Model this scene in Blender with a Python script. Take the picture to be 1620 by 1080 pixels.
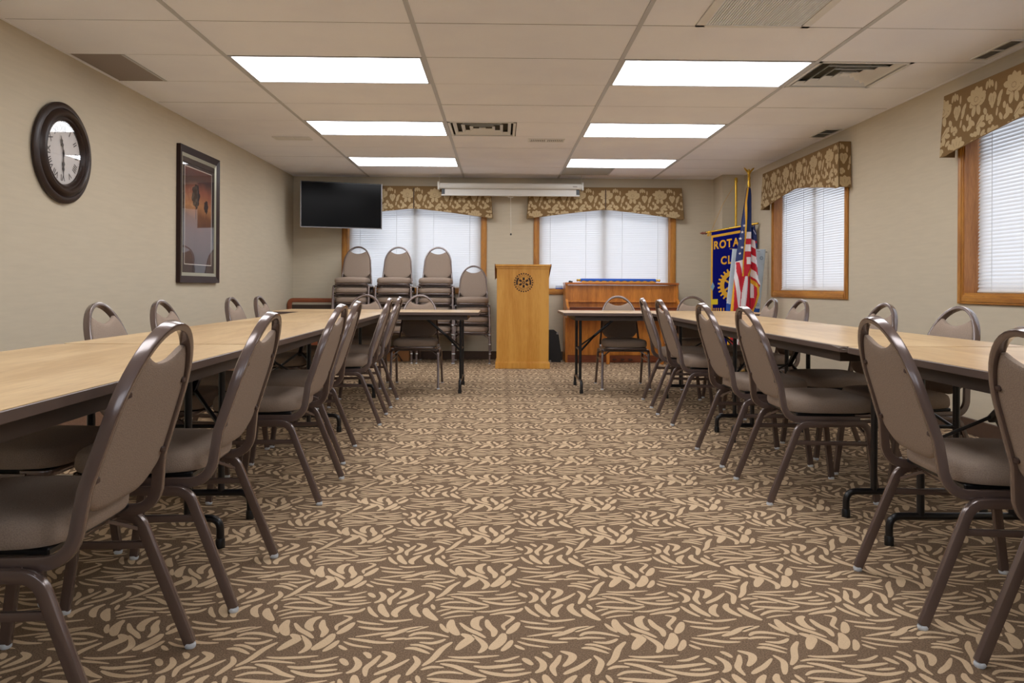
import bpy, math, random
from mathutils import Matrix, Vector
random.seed(7)
for o in list(bpy.data.objects): bpy.data.objects.remove(o)
SC = bpy.context.scene
COL = SC.collection
PI = math.pi

# ------------------------------------------------------------------ camera
FPX, YAW, ROLL, CX, CY = 1207.483, -0.0157, 0.0055, 810.0, 453.65
EYE = 0.935
cam = bpy.data.cameras.new('camera'); camo = bpy.data.objects.new('camera', cam); COL.objects.link(camo)
cam.sensor_width = 36.0; cam.lens = FPX / 1620 * 36.0
cam.shift_x = (810 - CX) / 1620; cam.shift_y = -(540 - CY) / 1620
cam.clip_start = 0.05; cam.clip_end = 100
_ex = Vector((math.cos(YAW), math.sin(YAW), 0)); _ey = Vector((-math.sin(YAW), math.cos(YAW), 0)); _ez = Vector((0, 0, 1))
_r = math.cos(ROLL) * _ex + math.sin(ROLL) * _ez; _u = -math.sin(ROLL) * _ex + math.cos(ROLL) * _ez
camo.matrix_world = Matrix(((_r.x, _u.x, -_ey.x, 0), (_r.y, _u.y, -_ey.y, 0), (_r.z, _u.z, -_ey.z, EYE), (0, 0, 0, 1)))
SC.camera = camo

def ray(u, v):
    a = (u - CX) / FPX; b = (CY - v) / FPX
    x = a * math.cos(ROLL) - b * math.sin(ROLL); z = a * math.sin(ROLL) + b * math.cos(ROLL)
    return (x * math.cos(YAW) - math.sin(YAW), x * math.sin(YAW) + math.cos(YAW), z)
def on_floor(u, v):
    r = ray(u, v); k = -EYE / r[2]; return (r[0] * k, r[1] * k)
def at(u, v, Y):
    r = ray(u, v); k = Y / r[1]; return (r[0] * k, Y, EYE + r[2] * k)

# ------------------------------------------------------------------ world, exposure
W = bpy.data.worlds.new('daylight'); SC.world = W; W.use_nodes = True
bg = W.node_tree.nodes['Background']; bg.inputs[0].default_value = (0.80, 0.88, 1.0, 1); bg.inputs[1].default_value = 1.55
vs = SC.view_settings; vs.view_transform = 'Standard'; vs.look = 'None'; vs.exposure = 1.05; vs.gamma = 1.0
try: vs.use_curve_mapping = False
except Exception: pass
LAMP = 4.6

# ------------------------------------------------------------------ materials
def lin(c):
    return tuple(((v / 255) / 12.92 if v / 255 <= 0.04045 else ((v / 255 + 0.055) / 1.055) ** 2.4) for v in c) + (1,)
MATS = {}
def mat(name, rgb, rough=0.6, metal=0.0, noise=0.0, nscale=60, bump=0.0, bscale=200, spec=0.5, stretch=None, rgb2=None, coat=0.0):
    m = bpy.data.materials.new(name); m.use_nodes = True; nt = m.node_tree; b = nt.nodes['Principled BSDF']
    c = lin(rgb); b.inputs['Base Color'].default_value = c
    b.inputs['Roughness'].default_value = rough; b.inputs['Metallic'].default_value = metal
    b.inputs['Specular IOR Level'].default_value = spec
    if coat: b.inputs['Coat Weight'].default_value = coat; b.inputs['Coat Roughness'].default_value = 0.15
    tc = nt.nodes.new('ShaderNodeTexCoord'); mp = nt.nodes.new('ShaderNodeMapping')
    nt.links.new(tc.outputs['Object'], mp.inputs[0])
    if stretch: mp.inputs['Scale'].default_value = stretch
    if noise > 0:
        n = nt.nodes.new('ShaderNodeTexNoise'); n.inputs['Scale'].default_value = nscale; n.inputs['Detail'].default_value = 5
        nt.links.new(mp.outputs[0], n.inputs['Vector'])
        r = nt.nodes.new('ShaderNodeValToRGB'); r.color_ramp.elements[0].position = 0.3; r.color_ramp.elements[1].position = 0.7
        d = lin(rgb2) if rgb2 else tuple(v * (1 - noise) for v in c[:3]) + (1,)
        e = c if rgb2 else tuple(min(1, v * (1 + noise)) for v in c[:3]) + (1,)
        r.color_ramp.elements[0].color = d; r.color_ramp.elements[1].color = e
        nt.links.new(n.outputs['Fac'], r.inputs[0]); nt.links.new(r.outputs[0], b.inputs['Base Color'])
    if bump > 0:
        n2 = nt.nodes.new('ShaderNodeTexNoise'); n2.inputs['Scale'].default_value = bscale; n2.inputs['Detail'].default_value = 3
        nt.links.new(mp.outputs[0], n2.inputs['Vector'])
        bp = nt.nodes.new('ShaderNodeBump'); bp.inputs['Strength'].default_value = bump; bp.inputs['Distance'].default_value = 0.002
        nt.links.new(n2.outputs['Fac'], bp.inputs['Height']); nt.links.new(bp.outputs[0], b.inputs['Normal'])
    MATS[name] = m
    return m
def wood(name, rgb, dark, axis='Z', scale=9, rough=0.4, amount=1.0, fine=1.0):
    m = bpy.data.materials.new(name); m.use_nodes = True; nt = m.node_tree; b = nt.nodes['Principled BSDF']
    b.inputs['Roughness'].default_value = rough
    tc = nt.nodes.new('ShaderNodeTexCoord'); mp = nt.nodes.new('ShaderNodeMapping')
    k = {'X': (0.09, 1, 1), 'Y': (1, 0.09, 1), 'Z': (1, 1, 0.09)}[axis]
    mp.inputs['Scale'].default_value = k
    nt.links.new(tc.outputs['Object'], mp.inputs[0])
    n = nt.nodes.new('ShaderNodeTexNoise'); n.inputs['Scale'].default_value = scale; n.inputs['Detail'].default_value = 6; n.inputs['Distortion'].default_value = 0.6
    nt.links.new(mp.outputs[0], n.inputs['Vector'])
    n2 = nt.nodes.new('ShaderNodeTexNoise'); n2.inputs['Scale'].default_value = scale * 14; n2.inputs['Detail'].default_value = 3
    nt.links.new(mp.outputs[0], n2.inputs['Vector'])
    a = nt.nodes.new('ShaderNodeMath'); a.operation = 'MULTIPLY_ADD'; a.inputs[1].default_value = 0.45 * fine
    nt.links.new(n2.outputs['Fac'], a.inputs[0]); nt.links.new(n.outputs['Fac'], a.inputs[2])
    r = nt.nodes.new('ShaderNodeValToRGB'); mid = 0.5 + 0.225 * fine
    r.color_ramp.elements[0].position = mid - 0.16; r.color_ramp.elements[1].position = mid + 0.14
    c = lin(rgb); d0 = lin(dark); d = tuple(c[i] + (d0[i] - c[i]) * amount for i in range(3)) + (1,)
    r.color_ramp.elements[0].color = d; r.color_ramp.elements[1].color = c
    nt.links.new(a.outputs[0], r.inputs[0]); nt.links.new(r.outputs[0], b.inputs['Base Color'])
    bp = nt.nodes.new('ShaderNodeBump'); bp.inputs['Strength'].default_value = 0.12; bp.inputs['Distance'].default_value = 0.001
    nt.links.new(a.outputs[0], bp.inputs['Height']); nt.links.new(bp.outputs[0], b.inputs['Normal'])
    MATS[name] = m
    return m
M = MATS
mat('wallpaper', (200, 189, 167), 0.8, noise=0.03, nscale=5, bump=0.12, bscale=60, stretch=(1, 1, 9), spec=0.25)
mat('ceiling_tile', (246, 247, 254), 0.9, noise=0.03, nscale=2.5, bump=0.5, bscale=260, spec=0.1)
mat('ceiling_bar', (192, 193, 196), 0.5)
mat('ceiling_gap', (95, 85, 78), 0.9)
mat('carpet_dark', (118, 98, 79), 0.97, noise=0.42, nscale=240, bump=0.9, bscale=420, spec=0.05)
mat('carpet_light', (201, 175, 143), 0.97, noise=0.10, nscale=300, bump=0.7, bscale=420, spec=0.05)
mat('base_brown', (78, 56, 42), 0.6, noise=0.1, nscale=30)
mat('base_carpet', (128, 96, 74), 0.95, noise=0.2, nscale=200, bump=0.5)
wood('oak', (194, 134, 54), (152, 94, 28), 'Z', 14, 0.38)
wood('oak_flat', (194, 134, 54), (152, 94, 28), 'X', 14, 0.38)
wood('oak_red', (188, 128, 70), (150, 94, 46), 'Z', 14, 0.38)
wood('lectern_oak', (216, 160, 70), (196, 134, 44), 'Z', 7, 0.42)
wood('piano_wood', (204, 132, 54), (158, 94, 32), 'Z', 10, 0.28)
wood('piano_flat', (196, 118, 54), (146, 80, 32), 'X', 10, 0.28)
wood('mahogany', (140, 76, 44), (108, 52, 28), 'X', 10, 0.35)
wood('laminate', (212, 182, 138), (184, 150, 106), 'Y', 7, 0.30, 0.95, 1.3)
mat('edge_band', (92, 76, 68), 0.45)
mat('apron_brown', (56, 42, 32), 0.55)
mat('black_metal', (20, 19, 22), 0.32, metal=0.1, spec=0.6)
mat('bronze_metal', (102, 85, 79), 0.22, metal=0.3, spec=0.8, coat=0.6)
mat('seat_fabric', (148, 131, 117), 0.92, noise=0.13, nscale=330, bump=0.8, bscale=330, spec=0.15)
mat('glide', (205, 210, 215), 0.3)
mat('bolt', (66, 46, 38), 0.5)
mat('white_plastic', (222, 220, 214), 0.45)
mat('white_metal', (216, 214, 206), 0.4)
mat('frame_vinyl', (190, 178, 160), 0.5)
mat('vent_white', (228, 228, 226), 0.5)
mat('vent_grey', (150, 140, 134), 0.8)
mat('vent_pale', (172, 172, 166), 0.8)
mat('vent_hole', (70, 66, 56), 0.9)
mat('vent_dark', (150, 148, 144), 0.9)
mat('vent_steel', (236, 240, 246), 0.5)
mat('valance_brown', (130, 104, 70), 0.9, noise=0.06, nscale=200, bump=0.3, bscale=400, spec=0.15)
mat('valance_flower', (190, 168, 130), 0.85, noise=0.08, nscale=260, spec=0.2)
mat('valance_line', (118, 92, 60), 0.9)
mat('clock_brown', (46, 32, 26), 0.38, spec=0.35)
mat('clock_face', (216, 212, 210), 0.5)
mat('ink', (50, 46, 46), 0.6)
mat('frame_dark', (44, 24, 20), 0.4, spec=0.3)
mat('frame_silver', (172, 168, 148), 0.35, metal=0.5)
mat('mat_board', (62, 50, 48), 0.9)
mat('white_line', (214, 206, 196), 0.7)
mat('tv_plastic', (14, 14, 15), 0.35)
mat('tv_screen', (3, 3, 4), 0.2, spec=0.1)
mat('tv_trim', (128, 124, 124), 0.3, metal=0.6)
mat('black_case', (22, 21, 22), 0.6)
mat('chrome', (190, 190, 192), 0.2, metal=0.9)
mat('banner_blue', (8, 12, 98), 0.9, spec=0.1)
mat('gold_cloth', (214, 160, 30), 0.75)
mat('gold_metal', (214, 172, 60), 0.25, metal=0.7)
mat('flag_red', (186, 20, 40), 0.75)
mat('flag_white', (222, 214, 214), 0.75)
mat('flag_blue', (22, 40, 92), 0.75)
mat('sky_cloth', (198, 214, 226), 0.75, noise=0.1, nscale=9)
mat('teal_ink', (52, 120, 150), 0.8)
mat('steel_blue', (116, 146, 170), 0.8)
mat('royal_cloth', (32, 84, 180), 0.75)
mat('yellow_tag', (214, 190, 30), 0.7)
mat('cardboard', (142, 96, 56), 0.85, noise=0.06, nscale=8)
mat('cream_box', (196, 204, 222), 0.6)
mat('flag_pole', (116, 62, 44), 0.4)
mat('shrub_green', (70, 92, 48), 0.9)

def emis(name, rgb, k):
    m = bpy.data.materials.new(name); m.use_nodes = True; b = m.node_tree.nodes['Principled BSDF']
    b.inputs['Base Color'].default_value = (0.8, 0.8, 0.8, 1)
    b.inputs['Emission Color'].default_value = rgb; b.inputs['Emission Strength'].default_value = k
    MATS[name] = m
emis('lamp_panel', (0.96, 0.975, 1.02, 1), LAMP)
def glassy(name, rough, fac_shadow=True):
    m = bpy.data.materials.new(name); m.use_nodes = True; nt = m.node_tree
    out = nt.nodes['Material Output']; nt.nodes.remove(nt.nodes['Principled BSDF'])
    t = nt.nodes.new('ShaderNodeBsdfTransparent'); g = nt.nodes.new('ShaderNodeBsdfGlossy'); g.inputs['Roughness'].default_value = rough
    f = nt.nodes.new('ShaderNodeLayerWeight'); f.inputs[0].default_value = 0.5
    p5 = nt.nodes.new('ShaderNodeMath'); p5.operation = 'POWER'; p5.inputs[1].default_value = 5.0
    ma = nt.nodes.new('ShaderNodeMath'); ma.operation = 'MULTIPLY_ADD'; ma.inputs[1].default_value = 0.9; ma.inputs[2].default_value = 0.08
    nt.links.new(f.outputs['Facing'], p5.inputs[0]); nt.links.new(p5.outputs[0], ma.inputs[0])
    mx = nt.nodes.new('ShaderNodeMixShader')
    nt.links.new(ma.outputs[0], mx.inputs[0]); nt.links.new(t.outputs[0], mx.inputs[1]); nt.links.new(g.outputs[0], mx.inputs[2]); nt.links.new(mx.outputs[0], out.inputs[0])
    MATS[name] = m
glassy('glass', 0.01)
def slat_mat():
    m = bpy.data.materials.new('blind_slat'); m.use_nodes = True; nt = m.node_tree
    out = nt.nodes['Material Output']; nt.nodes.remove(nt.nodes['Principled BSDF'])
    d = nt.nodes.new('ShaderNodeBsdfDiffuse'); d.inputs[0].default_value = lin((232, 232, 232))
    t = nt.nodes.new('ShaderNodeBsdfTranslucent'); t.inputs[0].default_value = lin((222, 222, 224))
    mx = nt.nodes.new('ShaderNodeMixShader'); mx.inputs[0].default_value = 0.22
    nt.links.new(d.outputs[0], mx.inputs[1]); nt.links.new(t.outputs[0], mx.inputs[2]); nt.links.new(mx.outputs[0], out.inputs[0])
    MATS['blind_slat'] = m
slat_mat()

# ------------------------------------------------------------------ mesh helpers
class MB:
    def __init__(s): s.v = []; s.f = []; s.m = []; s.sm = []
    def add(s, vs, fs, mi=0, smooth=False):
        b = len(s.v); s.v.extend([tuple(p) for p in vs])
        for f in fs: s.f.append(tuple(b + i for i in f)); s.m.append(mi); s.sm.append(smooth)
        return b
    def box(s, x0, x1, y0, y1, z0, z1, mi=0, bev=0.0):
        if bev <= 0:
            s.add([(x0,y0,z0),(x1,y0,z0),(x1,y1,z0),(x0,y1,z0),(x0,y0,z1),(x1,y0,z1),(x1,y1,z1),(x0,y1,z1)],
                  [(0,3,2,1),(4,5,6,7),(0,1,5,4),(1,2,6,5),(2,3,7,6),(3,0,4,7)], mi)
        else:
            b = min(bev, (x1-x0)/2.01, (y1-y0)/2.01, (z1-z0)/2.01)
            P = []
            for z, i in ((z0, b), (z0 + b, 0), (z1 - b, 0), (z1, b)):
                q = b
                P.append([(x0+i+q*(0 if i else 1), y0+i, z), (x1-i-q*(0 if i else 1), y0+i, z), (x1-i, y0+i+q*(0 if i else 1), z), (x1-i, y1-i-q*(0 if i else 1), z),
                          (x1-i-q*(0 if i else 1), y1-i, z), (x0+i+q*(0 if i else 1), y1-i, z), (x0+i, y1-i-q*(0 if i else 1), z), (x0+i, y0+i+q*(0 if i else 1), z)])
            vs = [p for r in P for p in r]; fs = [tuple(range(7, -1, -1)), tuple(range(24, 32))]
            for k in range(3):
                for j in range(8): a = k*8+j; c = k*8+(j+1) % 8; fs.append((a, c, c+8, a+8))
            s.add(vs, fs, mi)
    def prism(s, pts, y0, y1, mi=0, plane='XZ'):
        n = len(pts)
        def q(p, d): return {'XZ': (p[0], d, p[1]), 'XY': (p[0], p[1], d), 'YZ': (d, p[0], p[1])}[plane]
        vs = [q(p, y0) for p in pts] + [q(p, y1) for p in pts]
        fs = [tuple(range(n)), tuple(range(2*n-1, n-1, -1))] + [(i, i+n, (i+1) % n + n, (i+1) % n) for i in range(n)]
        s.add(vs, fs, mi)
    def sweep(s, path, prof, refs=None, mi=0, closed=False, smooth=True, cap=True):
        path = [Vector(p) for p in path]; n = len(path); k = len(prof); vs = []
        for i, p in enumerate(path):
            if closed: t = path[(i+1) % n] - path[i-1]
            else: t = path[min(i+1, n-1)] - path[max(i-1, 0)]
            t.normalize()
            r = Vector(refs[i]) if refs is not None and not isinstance(refs, (tuple, Vector)) else Vector(refs if refs is not None else (0, 0, 1))
            if abs(r.dot(t)) > 0.98: r = Vector((1, 0, 0)) if abs(t.x) < 0.9 else Vector((0, 1, 0))
            r = (r - t * r.dot(t)).normalized(); b = t.cross(r)
            for (a, c) in prof: vs.append(p + r * a + b * c)
        fs = []
        for i in range(n if closed else n - 1):
            for j in range(k):
                a = i*k + j; b2 = i*k + (j+1) % k; c = ((i+1) % n)*k + (j+1) % k; d = ((i+1) % n)*k + j
                fs.append((a, d, c, b2))
        if cap and not closed: fs.append(tuple(range(k))); fs.append(tuple(range(n*k-1, (n-1)*k-1, -1)))
        s.add(vs, fs, mi, smooth)
    def tube(s, path, r, n=8, mi=0, closed=False, refs=None):
        s.sweep(path, [(r*math.cos(2*PI*i/n), r*math.sin(2*PI*i/n)) for i in range(n)], refs, mi, closed)
    def lathe(s, prof, n=32, mi=0, c=(0, 0, 0), axis='Z', smooth=True, caps=True):
        vs = []
        for (r, h) in prof:
            for i in range(n):
                a = 2*PI*i/n; x, y = r*math.cos(a), r*math.sin(a)
                p = {'Z': (x, y, h), 'X': (h, x, y), 'Y': (x, h, y)}[axis]
                vs.append((p[0]+c[0], p[1]+c[1], p[2]+c[2]))
        fs = [(k*n+i, k*n+(i+1) % n, (k+1)*n+(i+1) % n, (k+1)*n+i) for k in range(len(prof)-1) for i in range(n)]
        if caps and prof[0][0] > 1e-6: fs.append(tuple(range(n-1, -1, -1)))
        if caps and prof[-1][0] > 1e-6: fs.append(tuple(range((len(prof)-1)*n, len(prof)*n)))
        s.add(vs, fs, mi, smooth)
    def mesh(s, name, mats):
        me = bpy.data.meshes.new(name); me.from_pydata(s.v, [], s.f); 
        for m in (mats if isinstance(mats, (list, tuple)) else [mats]): me.materials.append(M[m])
        me.polygons.foreach_set('material_index', s.m); me.polygons.foreach_set('use_smooth', s.sm)
        me.update(); return me
    def obj(s, name, mats, parent=None, loc=(0, 0, 0), auto=True):
        me = s.mesh(name, mats); o = bpy.data.objects.new(name, me); COL.objects.link(o); o.location = loc
        if parent: o.parent = parent
        if any(s.sm):
            try: me.set_sharp_from_angle(angle=math.radians(42))
            except Exception: pass
        return o
def rprof(w, h, r=0.004, n=2):
    pts = []
    for cx, cy, a0 in ((w/2-r, h/2-r, 0), (-w/2+r, h/2-r, 90), (-w/2+r, -h/2+r, 180), (w/2-r, -h/2+r, 270)):
        for i in range(n+1):
            a = math.radians(a0 + 90*i/n); pts.append((cx + r*math.cos(a), cy + r*math.sin(a)))
    return pts
def fillet(pts, rad, n=6):
    pts = [Vector(p) for p in pts]; out = [pts[0]]
    for i in range(1, len(pts)-1):
        r = rad[i-1] if isinstance(rad, (list, tuple)) else rad
        a, b, c = pts[i-1], pts[i], pts[i+1]; u = (a-b).normalized(); v = (c-b).normalized()
        ang = u.angle(v); d = min(r/math.tan(ang/2), (a-b).length*0.49, (c-b).length*0.49); p0 = b+u*d; p1 = b+v*d
        for k in range(n+1):
            t = k/n; out.append((1-t)**2*p0 + 2*t*(1-t)*b + t*t*p1)
    out.append(pts[-1]); return out
def thing(name, label, cat, loc=(0, 0, 0), rz=0.0, group=None):
    o = bpy.data.objects.new(name, None); COL.objects.link(o); o.location = loc; o.rotation_euler = (0, 0, rz)
    o.empty_display_size = 0.1
    o['label'] = label; o['category'] = cat
    if group: o['group'] = group
    return o
def tag(o, label, cat, group=None):
    o['label'] = label; o['category'] = cat
    if group: o['group'] = group
    return o
def struct(o): o['kind'] = 'structure'; return o
def dup(root, loc, rz, label, group=None):
    r = root.copy(); COL.objects.link(r); r.location = loc; r.rotation_euler = (0, 0, rz); r['label'] = label
    if group: r['group'] = group
    for ch in list(root.children):
        c = ch.copy(); COL.objects.link(c); c.parent = r
        for g in list(ch.children):
            d = g.copy(); COL.objects.link(d); d.parent = c
    return r
def text_polys(s, size, bold=0.012):
    cu = bpy.data.curves.new('glyphs', 'FONT'); cu.body = s; cu.size = size; cu.align_x = 'CENTER'; cu.align_y = 'CENTER'
    cu.resolution_u = 3; cu.offset = size*bold
    o = bpy.data.objects.new('glyphs', cu); COL.objects.link(o)
    dg = bpy.context.evaluated_depsgraph_get(); me = bpy.data.meshes.new_from_object(o.evaluated_get(dg))
    vs = [tuple(v.co) for v in me.vertices]; fs = [tuple(p.vertices) for p in me.polygons]
    bpy.data.objects.remove(o); bpy.data.meshes.remove(me); bpy.data.curves.remove(cu)
    return vs, fs

# ------------------------------------------------------------------ room shell
XL, XR, YB, YF, CEIL = -2.66, 3.04, 9.852, -2.2, 2.344
ZB, ZT = 0.90, 2.06           # window opening
# windows: (wall, start, end) of the openings
WIN_BACK = [(-1.975, -0.235), (0.490, 2.212)]
WIN_RIGHT = [(6.67, 8.415), (3.20, 4.945)]
WIN_REAR_ADDED = [(-2.1, -0.1), (0.5, 2.5)]  # unseen rear openings, added to let more daylight into the room
def wall_with_openings(mb, a0, a1, d0, d1, ops, axis):
    def bx(p0, p1, z0, z1):
        if axis == 'X': mb.box(p0, p1, d0, d1, z0, z1)
        else: mb.box(d0, d1, p0, p1, z0, z1)
    ops = sorted(ops); cur = a0
    for (p, q) in ops:
        bx(cur, p, 0, CEIL+0.1); bx(p, q, 0, ZB); bx(p, q, ZT, CEIL+0.1); cur = q
    bx(cur, a1, 0, CEIL+0.1)
b = MB(); wall_with_openings(b, XL-0.15, 2.76, YB, YB+0.16, WIN_BACK, 'X'); struct(b.obj('wall_back', 'wallpaper'))
b = MB(); wall_with_openings(b, YF, YB+0.16, XR, XR+0.16, WIN_RIGHT, 'Y'); struct(b.obj('wall_right', 'wallpaper'))
b = MB(); b.box(XL-0.15, XL, YF, YB, 0, CEIL+0.1); struct(b.obj('wall_left', 'wallpaper'))
b = MB(); wall_with_openings(b, XL-0.15, XR+0.16, YF-0.16, YF, WIN_REAR_ADDED, 'X'); struct(b.obj('wall_rear', 'wallpaper'))
b = MB(); b.box(2.76, XR, 9.46, YB+0.16, 0, CEIL+0.05); struct(b.obj('wall_corner', 'wallpaper'))

# baseboards
def base(mb, x0, x1, y0, y1, h): mb.box(x0, x1, y0, y1, 0, h, 0, 0.004)
b = MB(); base(b, XL, 2.76, YB-0.012, YB, 0.105); struct(b.obj('baseboard_back', 'base_brown'))
b = MB(); base(b, XL, XL+0.012, YF, YB-0.012, 0.115); b.box(XL, XL+0.016, YF, YB-0.012, 0.115, 0.121, 1); struct(b.obj('baseboard_left', ['base_carpet', 'base_brown']))
b = MB(); base(b, XR-0.012, XR, YF, 9.46, 0.105); struct(b.obj('baseboard_right', 'base_brown'))
b = MB(); base(b, 2.748, 2.76, 9.46, YB-0.012, 0.105); base(b, 2.748, XR-0.012, 9.448, 9.46, 0.105); struct(b.obj('baseboard_corner', 'base_brown'))

# ------------------------------------------------------------------ carpet with its woven pattern
PX, PY = 0.457, 0.411
BL_A = [([(500,215),(600,222),(750,218),(900,208)],12),([(400,250),(500,238),(620,245),(750,255)],11),([(860,245),(950,240),(1060,212)],11),
 ([(440,260),(560,280),(680,320),(800,345)],16),([(290,300),(370,282),(470,285)],12),([(340,340),(420,318),(520,315),(620,325)],12),
 ([(340,355),(450,365),(600,375),(700,375),(800,355)],16),([(700,275),(800,285),(950,275),(1080,262)],15),([(740,300),(850,325),(1000,335),(1150,315)],15),
 ([(930,305),(1020,302),(1100,295)],11),([(300,410),(370,390),(440,380)],9),([(340,445),(430,415),(530,400),(660,408)],13),([(370,470),(480,450),(650,437)],9),
 ([(680,405),(800,405),(920,385),(1060,365)],11),([(810,435),(950,412),(1070,400),(1120,370)],16),([(300,275),(380,230),(450,165),(530,120)],17)]
BL_B = [([(340,520),(370,565),(415,605)],13),([(450,480),(440,540),(470,590),(510,630)],26),([(525,510),(600,570),(690,610),(770,655)],16),
 ([(750,450),(680,480),(670,540),(730,585)],23),([(780,480),(800,540),(850,590),(840,645)],20),([(950,440),(1030,460),(980,505),(935,540),(955,580)],13),
 ([(975,615),(1030,570),(1085,505)],22),([(540,615),(620,655),(560,710),(490,770)],26),([(640,625),(720,680),(760,730),(740,770),(700,797)],17),
 ([(940,610),(920,670),(860,730),(810,765)],28),([(1020,675),(980,730),(920,780)],17),([(1045,720),(1090,745),(1140,765)],12)]
BL_C = [([(1085,225),(1120,245),(1160,270)],17),([(1180,215),(1240,255),(1235,295),(1180,320)],17),([(1240,185),(1280,200),(1310,225)],15),
 ([(1380,205),(1350,250),(1315,290),(1340,340)],16),([(1380,180),(1470,205),(1460,240),(1400,280)],20),([(1620,230),(1530,280),(1450,310),(1400,330)],15),
 ([(1145,355),(1200,410),(1280,455)],14),([(1250,330),(1290,390),(1380,455)],22),([(1500,335),(1440,375),(1420,420),(1460,455)],20)]
BL_CL = [([(230,210),(265,250),(220,300),(180,335)],16),([(130,330),(80,370),(100,420),(150,455)],20),([(200,370),(210,410),(250,450),(310,490)],24),([(260,335),(280,385)],12)]
BL_D = [([(1100,490),(1200,510),(1370,525)],12),([(1310,480),(1400,495),(1500,490),(1620,475)],13),([(1140,545),(1250,560),(1400,570),(1520,550)],14),
 ([(1160,640),(1280,625),(1380,610),(1500,595)],11),([(1400,640),(1500,615),(1620,570),(1750,545)],18),([(1100,655),(1250,675),(1400,695),(1550,695)],14),
 ([(1070,685),(1180,720),(1370,745)],10),([(1460,665),(1550,660),(1650,655)],12)]
BL_DL = [([(40,640),(120,610),(250,610),(420,645)],15),([(0,670),(100,655),(280,660)],12),([(140,695),(250,705),(330,690),(390,665)],14),
 ([(50,720),(150,725),(280,770)],12),([(0,755),(100,755),(240,805)],14),([(20,600),(60,585),(230,545)],13)]
def catmull(P, n=4):
    P = [P[0]] + list(P) + [P[-1]]; out = []
    for i in range(1, len(P)-2):
        for k in range(n):
            t = k/n; a, b_, c, d = P[i-1], P[i], P[i+1], P[i+2]
            out.append(tuple(0.5*((2*b_[j]) + (-a[j]+c[j])*t + (2*a[j]-5*b_[j]+4*c[j]-d[j])*t*t + (-a[j]+3*b_[j]-3*c[j]+d[j])*t**3) for j in range(2)))
    out.append(tuple(P[-2])); return out
def leaf_outline(pts, w):
    C = catmull(pts, 4); n = len(C); L = []; R = []
    for i in range(n):
        s = i/(n-1); ww = w/2*max(0.0, math.sin(PI*min(1, max(0, s*0.94+0.03))))**0.55
        a = C[max(0, i-1)]; c = C[min(n-1, i+1)]; dx, dy = c[0]-a[0], c[1]-a[1]; l = math.hypot(dx, dy) or 1
        L.append((C[i][0]-dy/l*ww, C[i][1]+dx/l*ww)); R.append((C[i][0]+dy/l*ww, C[i][1]-dx/l*ww))
    return L, R
leaves = []
for lst, ox in ((BL_A, 0), (BL_B, 0), (BL_C, 0), (BL_CL, PX), (BL_D, 0), (BL_DL, PX)):
    for pts, w in lst:
        q = [on_floor(640 + x/6, 900 + y/6) for x, y in pts]; q = [(x+ox, y) for x, y in q]
        leaves.append(leaf_outline(q, w*0.00108))
fb = MB(); fb.box(XL-0.1, XR+0.1, YF-0.1, YB+0.1, -0.12, 0.0, 0)
for i in range(-9, 9):
    for j in range(-11, 22):
        ox, oy = i*PX, j*PY
        for L, R in leaves:
            cx = L[len(L)//2][0]+ox; cy = L[len(L)//2][1]+oy
            if cx < XL or cx > XR or cy < -1.6 or cy > YB: continue
            n = len(L); vs = []
            for k in range(n): vs.append((L[k][0]+ox, L[k][1]+oy, 0.0006)); vs.append((R[k][0]+ox, R[k][1]+oy, 0.0006))
            fb.add(vs, [(2*k, 2*k+1, 2*k+3, 2*k+2) for k in range(n-1)], 1)
# drop whatever crosses a wall
struct(fb.obj('floor', ['carpet_dark', 'carpet_light']))

# ------------------------------------------------------------------ ceiling
X0G, Y0G, TX, TY = -1.6941, 3.4873, 1.2192, 0.6096
def col_x(i): return X0G + TX*i
def row_y(j): return Y0G + TY*j
holes = []   # (x0,x1,y0,y1)
def cut(i, j): holes.append((i, j))
for i, j in ((0,2),(2,2),(0,5),(2,5),(0,8),(2,8),(0,-1),(2,-1),(0,-4),(2,-4)): cut(i, j)
cb = MB(); cb.box(XL-0.1, XR+0.1, YF-0.1, YB+0.1, CEIL+0.10, CEIL+0.2, 1)
TILEH = 0.018
diff = {(3,2): (col_x(3)+0.0, col_x(3)+0.61), (1,5): (col_x(1), col_x(1)+0.61), (2,0): (1.043, 1.655), (-1,2): (XL, XL+0.35), (2,9): (col_x(2), col_x(2)+0.61)}
for i in range(-1, 4):
    for j in range(-10, 11):
        x0, x1 = max(col_x(i), XL), min(col_x(i+1), XR); y0, y1 = max(row_y(j), YF), min(row_y(j+1), YB)
        if y1 <= y0 or (i, j) in holes: continue
        g = 0.0025; gy = 0.004; dz = random.uniform(-0.0008, 0.0008)
        spans = [(x0, x1)]
        if (i, j) in diff:
            a, c = diff[(i, j)]; spans = [s for s in ((x0, a), (c, x1)) if s[1]-s[0] > 0.03]
        for s0, s1 in spans: cb.box(s0+g, s1-g, y0+gy, y1-gy, CEIL+dz, CEIL+TILEH, 0)
cb.box(XL-0.1, XR+0.1, YF-0.1, YB+0.1, CEIL+0.07, CEIL+0.075, 1)
struct(cb.obj('ceiling', ['ceiling_tile', 'ceiling_gap']))
for n, i in enumerate(range(0, 4)):
    b = MB(); b.box(col_x(i)-0.013, col_x(i)+0.013, YF, YB, CEIL-0.004, CEIL+0.03, 0, 0.001); struct(b.obj('trim_%d' % (n+1), 'ceiling_bar'))
b = MB()
for j in range(-9, 11):
    y = row_y(j)
    if YF < y < YB: b.box(XL, XR, y-0.0038, y+0.0038, CEIL+0.0012, CEIL+0.02)
struct(b.obj('trim_5', 'ceiling_gap'))
b = MB(); b.box(XL, XL+0.02, YF, YB, CEIL-0.003, CEIL+0.02); b.box(XR-0.02, XR, YF, 9.46, CEIL-0.003, CEIL+0.02)
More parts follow.
